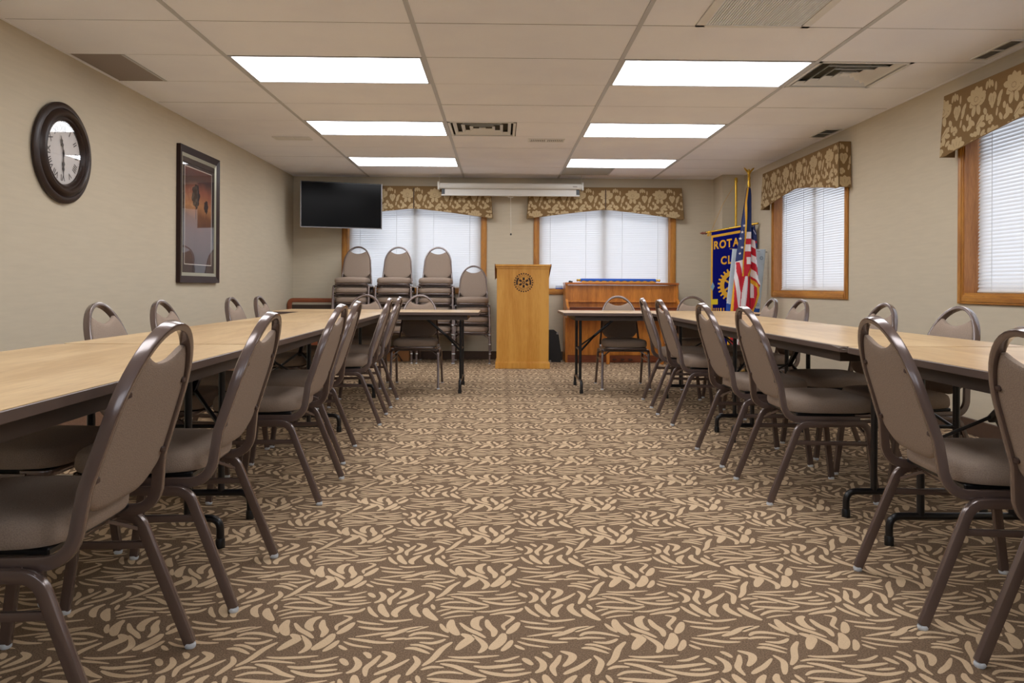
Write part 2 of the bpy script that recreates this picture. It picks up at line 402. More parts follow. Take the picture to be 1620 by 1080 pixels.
b.box(XL+0.02, 2.76, YB-0.02, YB, CEIL-0.003, CEIL+0.02); struct(b.obj('trim_6', 'ceiling_tile'))

# lights
def ceiling_light(i, j, label):
    x0, x1, y0, y1 = col_x(i)+0.014, col_x(i+1)-0.014, row_y(j)+0.003, row_y(j+1)-0.003
    t = thing('ceiling_light', label, 'ceiling light', ((x0+x1)/2, (y0+y1)/2, CEIL), 0, 'recessed fluorescent ceiling lights')
    w, d = (x1-x0)/2, (y1-y0)/2; f = MB(); k = 0.016
    f.box(-w, w, -d, -d+k, -0.003, 0.03); f.box(-w, w, d-k, d, -0.003, 0.03); f.box(-w, -w+k, -d+k, d-k, -0.003, 0.03); f.box(w-k, w, -d+k, d-k, -0.003, 0.03)
    f.obj('light_frame', 'ceiling_bar', t)
    p = MB(); p.box(-w+k, w-k, -d+k, d-k, 0.002, 0.006); p.obj('diffuser', 'lamp_panel', t)
    h = MB(); h.box(-w+k, w-k, -d+k, d-k, 0.03, 0.065); h.obj('housing', 'white_metal', t)
for (i, j, s) in ((0,2,'large lit rectangular ceiling light nearest the viewer in the left column'),
                  (2,2,'large lit rectangular ceiling light nearest the viewer on the right, touching the square diffuser'),
                  (0,5,'lit rectangular ceiling light in the middle of the left column of lights'),
                  (2,5,'lit rectangular ceiling light in the middle of the right column of lights'),
                  (0,8,'lit rectangular ceiling light in the left column, farthest, above the television'),
                  (2,8,'lit rectangular ceiling light in the right column, farthest, above the piano'),
                  (0,-1,'lit rectangular ceiling light overhead on the left, second row from the rear'),
                  (2,-1,'lit rectangular ceiling light overhead on the right, second row from the rear'),
                  (0,-4,'lit rectangular ceiling light on the left in the rearmost row'),
                  (2,-4,'lit rectangular ceiling light on the right in the rearmost row')):
    ceiling_light(i, j, s)

# vents
def square_diffuser(x0, x1, y0, y1, label, kind):
    w, d = (x1-x0)/2, (y1-y0)/2
    t = thing('ceiling_vent', label, 'ceiling vent', ((x0+x1)/2, (y0+y1)/2, CEIL))
    b = MB(); k = 0.022
    b.box(-w, w, -d, -d+k, -0.004, 0.01); b.box(-w, w, d-k, d, -0.004, 0.01); b.box(-w, -w+k, -d, d, -0.004, 0.01); b.box(w-k, w, -d, d, -0.004, 0.01); b.obj('vent_frame', 'vent_white', t)
    q = MB(); q.box(-w+0.01, w-0.01, -d+0.01, d-0.01, 0.048, 0.052); q.obj('backing', 'vent_hole', t)
    for r in ((0.88, 0.66, 0.44, 0.22) if kind == 'cone' else (0.86, 0.62, 0.38)):
        v = MB(); ro, ri = r, r-0.09; zo, zi = 0.0, 0.024
        o = [(-w*ro, -d*ro, zo), (w*ro, -d*ro, zo), (w*ro, d*ro, zo), (-w*ro, d*ro, zo)]; i_ = [(-w*ri, -d*ri, zi), (w*ri, -d*ri, zi), (w*ri, d*ri, zi), (-w*ri, d*ri, zi)]
        o2 = [(p[0], p[1], p[2]+0.003) for p in o]; i2 = [(p[0], p[1], p[2]+0.003) for p in i_]
        v.add(o+i_+o2+i2, [(k, (k+1) % 4, (k+1) % 4+4, k+4) for k in range(4)] + [(k+8, k+12, (k+1) % 4+12, (k+1) % 4+8) for k in range(4)]
              + [(k, k+8, (k+1) % 4+8, (k+1) % 4) for k in range(4)] + [(k+4, (k+1) % 4+4, (k+1) % 4+12, k+12) for k in range(4)])
        v.obj('louver', 'vent_white', t)
    c = MB(); c.box(-w*0.10, w*0.10, -d*0.10, d*0.10, 0.004, 0.010); c.obj('center_plate', 'vent_white', t)
square_diffuser(col_x(3)+0.016, col_x(3)+0.605, row_y(2)+0.004, row_y(3)-0.004, 'square ceiling diffuser with stepped louvers beside the near right light', 'cone')
square_diffuser(col_x(1)+0.016, col_x(1)+0.605, row_y(5)+0.004, row_y(6)-0.004, 'square ceiling diffuser between the two middle lights', 'line')
def grille(x0, x1, y0, y1, label):
    w, d = (x1-x0)/2, (y1-y0)/2; t = thing('return_grille', label, 'ceiling vent', ((x0+x1)/2, (y0+y1)/2, CEIL))
    b = MB(); k = 0.045; b.box(-w, w, -d, -d+k*.6, -0.006, 0.01); b.box(-w, w, d-k*.6, d, -0.006, 0.01); b.box(-w, -w+k, -d, d, -0.006, 0.01); b.box(w-k, w, -d, d, -0.006, 0.01); b.obj('vent_frame', 'vent_white', t)
    q = MB(); q.box(-w+0.01, w-0.01, -d+0.01, d-0.01, 0.03, 0.034); q.obj('backing', 'vent_dark', t)
    g = MB(); n = 38
    for i in range(n):
        x = -w+k + (2*w-2*k)*(i+0.5)/n; g.box(x-0.0042, x+0.0042, -d+0.02, d-0.02, -0.002, 0.008)
    for i in range(n):
        y = -d+0.02 + (2*d-0.04)*(i+0.5)/n; g.box(-w+k, w-k, y-0.0016, y+0.0016, 0.0, 0.006)
    g.obj('grid', 'vent_steel', t)
grille(1.043, 1.655, row_y(0)+0.004, row_y(1)-0.004, 'grey louvered return air grille in the ceiling, nearest the viewer')
def panel(x0, x1, y0, y1, m, label, bar=True):
    w, d = (x1-x0)/2, (y1-y0)/2; t = thing('ceiling_panel', label, 'ceiling panel', ((x0+x1)/2, (y0+y1)/2, CEIL))
    p = MB(); p.box(-w+0.004, w-0.02, -d+0.004, d-0.004, 0.001, 0.014); p.obj('panel', m, t)
    q = MB(); q.box(w-0.018, w-0.002, -d+0.002, d-0.002, -0.003, 0.014); q.obj('divider_bar', 'ceiling_bar', t)
panel(XL+0.02, XL+0.35, row_y(2), row_y(3), 'vent_grey', 'grey ceiling panel at the left wall above the clock')
panel(col_x(2)+0.014, col_x(2)+0.61, row_y(9), row_y(10), 'vent_pale', 'small blue-grey ceiling panel behind the farthest right light')
def register(x0, x1, y0, y1, label, along):
    w, d = (x1-x0)/2, (y1-y0)/2; t = thing('air_register', label, 'ceiling vent', ((x0+x1)/2, (y0+y1)/2, CEIL-0.002))
    b = MB(); k = 0.014; z0, z1 = -0.006, 0.001
    b.box(-w, w, -d, -d+k, z0, z1); b.box(-w, w, d-k, d, z0, z1); b.box(-w, -w+k, -d+k, d-k, z0, z1); b.box(w-k, w, -d+k, d-k, z0, z1)
    if along == 'X': b.box(-0.008, 0.008, -d+k, d-k, z0, z1)
    else: b.box(-w+k, w-k, -0.008, 0.008, z0, z1)
    b.obj('register_frame', 'vent_white', t)
    q = MB(); q.box(-w+k, w-k, -d+k, d-k, -0.0012, 0.0); q.obj('backing', 'vent_dark', t)
    g = MB(); L = w if along == 'X' else d; n = int(2*(L-k)/0.017)
    for i in range(n):
        c = -L+k + 2*(L-k)*(i+0.5)/n
        if along == 'X': g.add([(c-0.006, -d+k, -0.005), (c+0.004, -d+k, -0.001), (c+0.004, d-k, -0.001), (c-0.006, d-k, -0.005)], [(0, 1, 2, 3)])
        else: g.add([(-w+k, c-0.006, -0.005), (w-k, c-0.006, -0.005), (w-k, c+0.004, -0.001), (-w+k, c+0.004, -0.001)], [(0, 1, 2, 3)])
    g.obj('fins', 'vent_white', t)
register(-2.163, -1.81, 7.243, 7.39, 'narrow white air register in the ceiling near the left wall', 'X')
register(0.262, 0.61, 7.243, 7.385, 'narrow white air register behind the middle square diffuser', 'X')
register(2.865, 2.965, 4.25, 4.62, 'white air register in the ceiling above the nearest right window', 'Y')
register(2.86, 3.01, 6.68, 7.05, 'white air register in the ceiling above the far right window', 'Y')

# ------------------------------------------------------------------ windows (local: wall face y=0, outside is +y, x along wall)
def window(n, loc, rz, width, reveal_mat):
    t = bpy.data.objects.new('window_%d' % n, None); COL.objects.link(t); t.location = loc; t.rotation_euler = (0, 0, rz); struct(t)
    w = width/2; c = 0.06
    b = MB()
    for (x0, x1, z0, z1) in ((-w-c, -w, ZB-c, ZT+c), (w, w+c, ZB-c, ZT+c)):
        b.box(x0, x1, -0.017, 0.0, z0, z1, 0, 0.004); b.box(x0+0.014, x1-0.014, -0.022, -0.016, z0+0.01, z1-0.01, 0, 0.003)
    b.obj('casing', 'oak', t)
    b = MB()
    for (x0, x1, z0, z1) in ((-w, w, ZB-c, ZB), (-w, w, ZT, ZT+c)):
        b.box(x0, x1, -0.0165, 0.0, z0, z1, 0, 0.004); b.box(x0, x1, -0.022, -0.016, z0+0.014, z1-0.014, 0, 0.003)
    b.obj('sill_casing', 'oak_flat', t)
    b = MB(); b.box(-w, -w+0.012, -0.01, 0.15, ZB, ZT); b.box(w-0.012, w, -0.01, 0.15, ZB, ZT); b.obj('jamb', reveal_mat, t)
    b = MB(); b.box(-w+0.012, w-0.012, -0.01, 0.15, ZB, ZB+0.012); b.box(-w+0.012, w-0.012, -0.01, 0.15, ZT-0.012, ZT); b.obj('sill', 'oak_flat', t)
    b = MB(); k = 0.045; a = w-0.012; z0, z1 = ZB+0.012, ZT-0.012
    b.box(-a, -a+k, 0.112, 0.145, z0, z1); b.box(a-k, a, 0.112, 0.145, z0, z1); b.box(-a+k, a-k, 0.112, 0.145, z0, z0+k); b.box(-a+k, a-k, 0.112, 0.145, z1-k, z1)
    b.box(-0.035, 0.035, 0.105, 0.145, z0+k, z1-k); b.obj('window_frame', 'frame_vinyl', t)
    b = MB(); b.add([(-a+k, 0.128, z0+k), (a-k, 0.128, z0+k), (a-k, 0.128, z1-k), (-a+k, 0.128, z1-k)], [(0, 1, 2, 3)]); b.obj('pane', 'glass', t)
def blind(loc, rz, width, label, depth=0.085):
    t = thing('window_blind', label, 'blind', loc, rz, 'white mini blinds'); w = width/2-0.016; z0, z1 = ZB+0.014, ZT-0.014
    b = MB(); b.box(-w, w, depth-0.014, depth+0.014, z1-0.03, z1, 0, 0.003); b.obj('headrail', 'white_plastic', t)
    b = MB(); b.box(-w, w, depth-0.012, depth+0.012, z0, z0+0.014, 0, 0.003); b.obj('bottom_rail', 'white_plastic', t)
    b = MB(); z = z0+0.026; pitch = 0.0235; hw = 0.0175; ang = math.radians(60)
    while z < z1-0.04:
        pr = []
        for k in range(4):
            s = -1+2*k/3; cr = 0.003*(1-s*s)
            yy = s*hw*math.cos(ang) - cr*math.sin(ang); zz = s*hw*math.sin(ang) + cr*math.cos(ang)
            pr.append((yy, zz))
        sag = [random.uniform(-0.0006, 0.0006) for _ in range(2)]
        vs = []
        for xi, x in enumerate((-w+0.004, w-0.004)):
            for (yy, zz) in pr: vs.append((x, depth+yy, z+zz+sag[xi]))
        b.add(vs, [(k, k+4, k+5, k+1) for k in range(3)], 0, True)
        z += pitch
    b.obj('slats', 'blind_slat', t)
    b = MB()
    for x in (-w*0.83, -w*0.28, w*0.28, w*0.83): b.box(x-0.0022, x+0.0022, depth-0.012, depth-0.0105, z0+0.01, z1-0.02)
    b.obj('ladder_cord', 'blind_slat', t)
WINS = []
for n, (a, c) in enumerate(WIN_BACK): WINS.append((n+1, ((a+c)/2, YB, 0), 0.0, c-a))
for n, (a, c) in enumerate(WIN_RIGHT): WINS.append((n+3, (XR, (a+c)/2, 0), -PI/2, c-a))
BL = ['white mini blind in the back window behind the stacked chairs', 'white mini blind in the back window above the piano',
      'white mini blind in the far window of the right wall, by the flags', 'white mini blind in the near window of the right wall, cut by the frame edge']
for n, (a, c) in enumerate(WIN_REAR_ADDED): WINS.append((n+5, ((a+c)/2, YF, 0), PI, c-a))  # added rear windows without blinds, brightening ceiling and chair backs
for k, (n, loc, rz, w) in enumerate(WINS):
    window(n, loc, rz, w, 'oak' if n < 3 else 'oak_red')
    if n < 5: blind(loc, rz, w, BL[k], 0.082)

# ------------------------------------------------------------------ valances
def flower_polys():
    """pattern repeat, u to the right, v down from the top; light shapes and thin dark veins"""
    P = []; V = []
    def ell(cx, cy, a, b_, ang, lob=0, n=12):
        pts = []
        for i in range(n):
            t = 2*PI*i/n; r = 1.17 + lob*math.cos(5*t)
            x, y = a*r*math.cos(t), b_*r*math.sin(t); pts.append((cx + x*math.cos(ang)-y*math.sin(ang), cy + x*math.sin(ang)+y*math.cos(ang)))
        P.append(pts)
    def vein(a, b_, w=0.0022):
        dx, dy = b_[0]-a[0], b_[1]-a[1]; l = math.hypot(dx, dy); nx, ny = -dy/l*w/2, dx/l*w/2
        V.append([(a[0]+nx, a[1]+ny), (b_[0]+nx, b_[1]+ny), (b_[0]-nx, b_[1]-ny), (a[0]-nx, a[1]-ny)])
    cx, cy = 0.10, 0.105
    for ang, d, a, b_ in ((-90,0.045,0.030,0.021),(-50,0.050,0.028,0.020),(-130,0.050,0.028,0.020),(-15,0.060,0.030,0.017),(195,0.060,0.030,0.017),(30,0.042,0.028,0.019),(150,0.042,0.028,0.019)):
        r = math.radians(ang); ell(cx+d*math.cos(r), cy+d*math.sin(r), a, b_, r, 0.05)
    ell(cx, cy, 0.036, 0.030, 0, 0.04)
    ell(cx-0.022, cy+0.068, 0.030, 0.017, math.radians(105), 0.03); ell(cx+0.024, cy+0.068, 0.030, 0.017, math.radians(75), 0.03)
    for k in range(8):
        a0 = 2*PI*k/8; a1 = 2*PI*(k+0.8)/8; vein((cx+0.020*math.cos(a0), cy+0.016*math.sin(a0)), (cx+0.020*math.cos(a1), cy+0.016*math.sin(a1)), 0.003)
    vein((cx-0.05, cy+0.02), (cx-0.01, cy+0.042)); vein((cx+0.05, cy+0.02), (cx+0.01, cy+0.042))
    bx, by = 0.255, 0.145
    for dx_, dy_, a_, b2, an_ in ((0.175,0.115,0.012,0.024,25),(0.19,0.20,0.014,0.020,-30),(0.165,0.235,0.020,0.010,35),(0.02,0.20,0.012,0.018,0),(0.335,0.26,0.022,0.012,60),(0.17,0.325,0.022,0.012,-35),(0.19,0.35,0.012,0.018,10)): ell(dx_, dy_, a_, b2, math.radians(an_), 0.05)
    ell(bx, by, 0.026, 0.032, 0, 0.05); ell(bx-0.020, by-0.02, 0.014, 0.022, math.radians(20)); ell(bx+0.020, by-0.02, 0.014, 0.022, math.radians(-20)); ell(bx, by+0.03, 0.012, 0.018, 0)
    vein((bx-0.01, by-0.02), (bx-0.012, by+0.015)); vein((bx+0.01, by-0.02), (bx+0.012, by+0.015))
    for ox, oy, an in ((0.325,0.135,55),(0.318,0.165,70)): ell(ox, oy, 0.030, 0.013, math.radians(-an), 0.06)
    for ox, oy, a, b_, an in ((0.20,0.045,0.010,0.022,10),(0.225,0.04,0.011,0.024,-5),(0.25,0.045,0.010,0.020,-20),(0.285,0.07,0.008,0.024,0)): ell(ox, oy, a, b_, math.radians(an))
    lx, ly = 0.10, 0.275
    for dx, dy, a, b_, an in ((-0.058,-0.01,0.028,0.014,-30),(-0.055,-0.045,0.012,0.026,0),(-0.03,-0.03,0.024,0.012,40),(0.03,-0.01,0.030,0.015,-50),(0.055,-0.035,0.030,0.016,-30),(0.065,0.0,0.026,0.014,10),
                              (0.03,0.03,0.016,0.024,0),(0.0,0.045,0.018,0.014,30),(-0.03,0.045,0.020,0.010,20)): ell(lx+dx, ly+dy, a, b_, math.radians(an), 0.05)
    vein((lx, ly-0.08), (lx+0.004, ly+0.03), 0.003); vein((lx, ly+0.01), (lx+0.055, ly-0.03), 0.003)
    for dx, dy, a, b_, an in ((0.21,0.24,0.012,0.020,0),(0.235,0.245,0.020,0.012,-20),(0.255,0.26,0.012,0.014,0),(0.235,0.275,0.014,0.010,40),(0.30,0.225,0.008,0.022,10)): ell(dx, dy, a, b_, math.radians(an), 0.05)
    fx, fy = 0.265, 0.365
    for ang, d, a, b_ in ((-90,0.038,0.026,0.018),(-50,0.042,0.026,0.018),(-130,0.042,0.026,0.018),(-10,0.046,0.028,0.016),(190,0.046,0.028,0.016)):
        r = math.radians(ang); ell(fx+d*math.cos(r), fy+d*math.sin(r), a, b_, r, 0.05)
    ell(fx, fy, 0.034, 0.028, 0)
    vein((fx-0.02, fy), (fx-0.035, fy-0.03)); vein((fx+0.02, fy), (fx+0.035, fy-0.03)); vein((fx, fy-0.005), (fx, fy-0.035))
    for dx, dy, a, b_, an in ((0.06,0.37,0.022,0.012,-40),(0.09,0.385,0.026,0.012,0),(0.115,0.365,0.018,0.012,30)): ell(dx, dy, a, b_, math.radians(an), 0.05)
    return P, V
FP, FV = flower_polys(); RPT = 0.345
def clip_low(poly, f):
    """clip polygon (u,v) to v <= f(u), one pass per vertex edge"""
    out = []
    for i in range(len(poly)):
        a, b_ = poly[i], poly[(i+1) % len(poly)]; ia, ib = a[1] <= f(a[0]), b_[1] <= f(b_[0])
        if ia: out.append(a)
        if ia != ib:
            ga, gb = a[1]-f(a[0]), b_[1]-f(b_[0]); t = ga/(ga-gb); out.append((a[0]+(b_[0]-a[0])*t, a[1]+(b_[1]-a[1])*t))
    return out
def clip_u(poly, c, keep_less):
    out = []
    for i in range(len(poly)):
        a, b_ = poly[i], poly[(i+1) % len(poly)]
        ia, ib = (a[0] <= c, b_[0] <= c) if keep_less else (a[0] >= c, b_[0] >= c)
        if ia: out.append(a)
        if ia != ib: t = (c-a[0])/(b_[0]-a[0]); out.append((c, a[1]+(b_[1]-a[1])*t))
    return out
def valance_panel(mb, u0, u1, low, P, phase, off):
    """panel surface P(u,v) -> 3D with outward normal off; low(u) = length"""
    n = max(2, int((u1-u0)/0.03)); m = 8; vs = []; th = 0.004
    for back in (0, 1):
        for i in range(n+1):
            u = u0+(u1-u0)*i/n
            for j in range(m+1):
                p = Vector(P(u, low(u)*j/m)); 
                if back: p -= Vector(off)*th
                vs.append(p)
    N = (n+1)*(m+1); fs = []
    for i in range(n):
        for j in range(m):
            a = i*(m+1)+j; fs.append((a, a+1, a+m+2, a+m+1)); fs.append((a+N, a+m+1+N, a+m+2+N, a+1+N))
    for i in range(n): a = i*(m+1)+m; fs.append((a, a+N, a+m+1+N, a+m+1)); a = i*(m+1); fs.append((a, a+m+1, a+m+1+N, a+N))
    for j in range(m): fs.append((j, j+N, j+1+N, j+1)); a = n*(m+1)+j; fs.append((a, a+1, a+1+N, a+N))
    mb.add(vs, fs, 0)
    for polys, mi, d in ((FP, 1, 0.0012), (FV, 2, 0.0020)):
        for pi, poly in enumerate(polys):
            for r in range(-8, 10):
                q = [(x + r*RPT - phase, y) for x, y in poly]
                if max(p[0] for p in q) < u0 or min(p[0] for p in q) > u1: continue
                q = clip_u(clip_u(q, u0+0.002, False), u1-0.002, True)
                if len(q) > 2: q = clip_low(q, lambda u: low(u)-0.004)
                if len(q) > 2: q = clip_low([(p[0], -p[1]) for p in q], lambda u: -0.004); q = [(p[0], -p[1]) for p in q]
                if len(q) < 3: continue
                dd = d + pi*0.00001
                mb.add([Vector(P(x, y)) + Vector(off)*dd for x, y in q], [tuple(range(len(q)))], mi)
def valance(loc, rz, width, label, phase):
    """local: wall face y=0, room is -y; top z 2.21"""
    t = thing('window_valance', label, 'valance', loc, rz, 'floral window valances'); w = width/2; D = 0.105; ZV = 2.212 - loc[2]
    def lowf(u):            # u measured from centre
        a = abs(u)/w; return 0.288 + 0.112*min(1, a*1.05)**1.25 if a < 0.93 else 0.402
    fr = ['valance_brown', 'valance_flower', 'valance_line']
    for sgn in (-1, 1):
        b = MB(); u0, u1 = (-w, -0.006) if sgn < 0 else (0.006, w)
        def P(u, v): return (u*(1+0.075*v*max(0, (abs(u)/w-0.6)/0.4)), -D-0.02*v*(abs(u)/w)-0.004*math.sin(v*5), ZV-v)
        valance_panel(b, u0, u1, lowf, P, phase, (0, -1, 0)); b.obj('front_panel', fr, t)
        b = MB()
        def PS(u, v): return (sgn*(w+0.004+0.085*v), -D*(1-u/D)-0.002, ZV-v) if False else (sgn*(w+0.004+0.075*v), -(D-u)+0.004-0.03*v, ZV-v)
        valance_panel(b, 0.0, D-0.004, lambda u: 0.40, PS, phase+0.2*sgn, (sgn, 0, 0)); b.obj('side_panel', fr, t)
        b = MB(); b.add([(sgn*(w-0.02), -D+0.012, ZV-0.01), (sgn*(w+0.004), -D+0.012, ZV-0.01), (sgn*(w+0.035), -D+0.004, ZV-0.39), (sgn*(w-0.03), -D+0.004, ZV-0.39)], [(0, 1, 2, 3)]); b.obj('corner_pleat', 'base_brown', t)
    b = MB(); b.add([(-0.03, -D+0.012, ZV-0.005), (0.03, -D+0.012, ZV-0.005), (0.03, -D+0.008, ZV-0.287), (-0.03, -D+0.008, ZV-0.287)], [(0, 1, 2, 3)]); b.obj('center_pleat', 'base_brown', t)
    b = MB(); b.box(-w, w, -D+0.004, -0.002, ZV-0.02, ZV+0.002); b.obj('mounting_board', 'valance_brown', t)
valance((-1.105, YB-0.001, 1.0), 0, 1.95, 'floral brown valance over the back window behind the television and stacked chairs', 0.18)
valance((1.345, YB-0.001, 1.0), 0, 1.95, 'floral brown valance over the back window above the piano', 0.10)
valance((XR-0.001, 7.54, 1.0), -PI/2, 1.92, 'floral brown valance over the far window of the right wall', 0.02)
valance((XR-0.001, 4.05, 1.0), -PI/2, 1.92, 'floral brown valance over the near right window, cut by the frame edge', 0.02)

# ------------------------------------------------------------------ banquet chair  (local: +y is the way the sitter faces)
def leg_path(sx):
    return fillet([(sx*0.219, -0.235, 0.012), (sx*0.212, -0.103, 0.346), (sx*0.212, 0.193, 0.350), (sx*0.218, 0.236, 0.012)], [0.055, 0.045], 6)
def back_w(t, T=0.502):
    if t < T-0.22: return 0.186 + (0.165-0.186)*max(0, t)/(T-0.22)
    s = (t-(T-0.22))/0.22; return 0.165*math.sqrt(max(0, 1-s*s))
LEAN = math.atan2(0.157, 0.482)
B0 = Vector((0, -0.128, 0.366)); BT = Vector((0, -math.sin(LEAN), math.cos(LEAN))); BN = Vector((0, -math.cos(LEAN), -math.sin(LEAN)))
def make_chair(label):
    t = thing('banquet_chair', label, 'chair')
    T = 0.502
    # seat cushion
    b = MB(); N = 40; rings = []
    def outline(k):
        a = 2*PI*k/N; c, s = math.cos(a), math.sin(a); e = 0.42
        x = math.copysign(abs(c)**e, c); y = math.copysign(abs(s)**e, s)
        wx = 0.203 - 0.016*(y < 0)*abs(y); return x*wx, 0.066 + y*0.192
    prof = [(0.90, 0.388), (0.975, 0.391), (0.997, 0.400), (1.0, 0.413), (0.995, 0.428), (0.97, 0.442), (0.92, 0.450), (0.80, 0.456), (0.6, 0.460), (0.3, 0.463)]
    vs = []
    for sc, z in prof:
        for k in range(N): x, y = outline(k); vs.append((x*sc, 0.066+(y-0.066)*sc, z))
    vs.append((0, 0.066, 0.464)); fs = [tuple(range(N-1, -1, -1))]
    for r in range(len(prof)-1):
        for k in range(N): fs.append((r*N+k, r*N+(k+1) % N, (r+1)*N+(k+1) % N, (r+1)*N+k))
    for k in range(N): fs.append(((len(prof)-1)*N+k, (len(prof)-1)*N+(k+1) % N, len(prof)*N))
    b.add(vs, fs, 0, True); seat = b.obj('seat', 'seat_fabric', t)
    b = MB(); b.box(-0.172, 0.172, -0.10, 0.225, 0.372, 0.389, 0, 0.004); b.obj('seat_board', 'tv_plastic', t)
    # back pad
    b = MB(); nx, nt = 26, 16; Wm = 0.172; front = []; back = []
    def tb(x):
        ax = abs(x); return 0.078 + (0.11*(1-math.sqrt(max(0, 1-((ax-0.07)/0.104)**2))) if ax > 0.07 else 0)
    def tt(x):
        ax = abs(x)
        s = min(1, ax/0.158); arch = T-0.22+0.208*math.sqrt(max(0, 1-s*s)) if ax < 0.158 else max(tb(x)+0.004, (T-0.22)-(ax-0.158)/0.02*(T-0.24))
        scoop = T-0.092+0.040*min(1, (ax/0.105))**2
        return min(arch, scoop)
    grid = []
    for i in range(nx+1):
        x = Wm*math.sin((i/nx-0.5)*PI); a, c = tb(x), tt(x); edge = math.sqrt(max(0, 1-(x/Wm)**8))
        rowf, rowb = [], []
        for j in range(nt+1):
            v = j/nt; tloc = a+(c-a)*(0.5-0.5*math.cos(v*PI)); e2 = math.sqrt(max(0, 1-abs(2*(0.5-0.5*math.cos(v*PI))-1)**10)); k = min(edge, e2)
            p = B0 + BT*tloc + Vector((x, 0, 0))
            rowf.append(p - BN*(0.004+0.020*k)); rowb.append(p + BN*(0.001+0.0065*k))
        front.append(rowf); back.append(rowb)
    vs = [p for r in front for p in r] + [p for r in back for p in r]; N2 = (nx+1)*(nt+1); fs = []
    for i in range(nx):
        for j in range(nt):
            a = i*(nt+1)+j; fs.append((a, a+1, a+nt+2, a+nt+1)); fs.append((a+N2, a+nt+1+N2, a+nt+2+N2, a+1+N2))
    for i in range(nx):
        a = i*(nt+1); fs.append((a, a+nt+1, a+nt+1+N2, a+N2)); a = i*(nt+1)+nt; fs.append((a, a+N2, a+nt+1+N2, a+nt+1))
    for j in range(nt): fs.append((j, j+N2, j+1+N2, j+1)); a = nx*(nt+1)+j; fs.append((a, a+1, a+1+N2, a+N2))
    b.add(vs, fs, 0, True); b.obj('back_pad', 'seat_fabric', t)
    # back frame with side rails: one bent tube
    b = MB(); half = []
    refs = []
    # right side, from front rail end to top centre
    rail = fillet([(0.191, 0.17, 0.364), (0.190, -0.150, 0.364), tuple(B0 + BT*0.30 + Vector((0.166, 0, 0)))], [0.075], 8)[:-1]
    for p in rail:
        half.append(p)
    for i in range(1, 6): tl = 0.12+0.16*i/5; half.append(B0+BT*tl+Vector((back_w(tl), 0, 0)))
    for i in range(1, 13):
        a = (PI/2)*i/12; tl = (T-0.22)+0.22*math.sin(a); half.append(B0+BT*tl+Vector((0.165*math.cos(a), 0, 0)))
    full = half + [Vector((-p.x, p.y, p.z)) for p in reversed(half[:-1])]
    for i, p in enumerate(full):
        tz = (Vector(full[min(i+1, len(full)-1)])-Vector(full[max(i-1, 0)])).normalized()
        yz = Vector((0, tz.y, tz.z))
        if yz.length > 0.5:
            n_ = Vector((1, 0, 0)).cross(yz.normalized()); 
            if n_.dot(BN) < 0: n_ = -n_
            refs.append(n_)
        else: refs.append(BN)
    b.sweep(full, rprof(0.029, 0.018, 0.0035), refs); b.obj('back_frame', 'bronze_metal', t)
    # bolts behind the pad
    for sx in (-1, 1):
        for tl in (0.17, 0.355):
            b = MB(); p = B0+BT*tl+Vector((sx*(back_w(tl)-0.018), 0, 0))+BN*0.007
            b.box(p.x-0.009, p.x+0.009, p.y-0.006, p.y+0.003, p.z-0.007, p.z+0.007, 0, 0.003); b.obj('back_bolt', 'bolt', t)
    # legs
    pr = rprof(0.0215, 0.027, 0.003)
    for sx in (-1, 1):
        path = leg_path(sx); mid = len(path)//2
        for part, pp in (('rear', path[:mid+0]+[Vector((sx*0.212, 0.045, 0.348))]), ('front', [Vector((sx*0.212, 0.045, 0.348))]+path[mid:])):
            b = MB(); b.sweep(pp, pr, (sx*1.0, 0, 0)); lg = b.obj('leg', 'bronze_metal', t)
            f = pp[0] if part == 'rear' else pp[-1]
            g = MB(); g.lathe([(0.0125, 0.0), (0.0140, 0.003), (0.0145, 0.009), (0.012, 0.013)], 12, 0, (f.x, f.y, 0.0)); g.obj('foot_glide', 'glide', lg)
        b = MB(); b.sweep([(sx*0.2135, -0.128, 0.268), (sx*0.2135, 0.206, 0.262)], rprof(0.019, 0.014, 0.003), (0, 0, 1)); b.obj('stretcher', 'bronze_metal', t)
    b = MB(); pr = rprof(0.018, 0.018, 0.003)
    b.sweep([(-0.205, -0.055, 0.352), (0.205, -0.055, 0.352)], pr); b.sweep([(-0.205, 0.165, 0.352), (0.205, 0.165, 0.352)], pr)
    b.sweep(fillet([(-0.186, 0.15, 0.377), (-0.186, 0.240, 0.377), (0.186, 0.240, 0.377), (0.186, 0.15, 0.377)], 0.04, 5), rprof(0.018, 0.014, 0.003), (0, 0, 1))
    for sx in (-1, 1): b.sweep([(sx*0.208, 0.19, 0.30), (sx*0.14, 0.168, 0.350)], rprof(0.010, 0.010, 0.002)); b.sweep([(sx*0.208, -0.105, 0.31), (sx*0.14, -0.06, 0.350)], rprof(0.010, 0.010, 0.002))
    b.obj('seat_frame', 'bronze_metal', t)
    return t

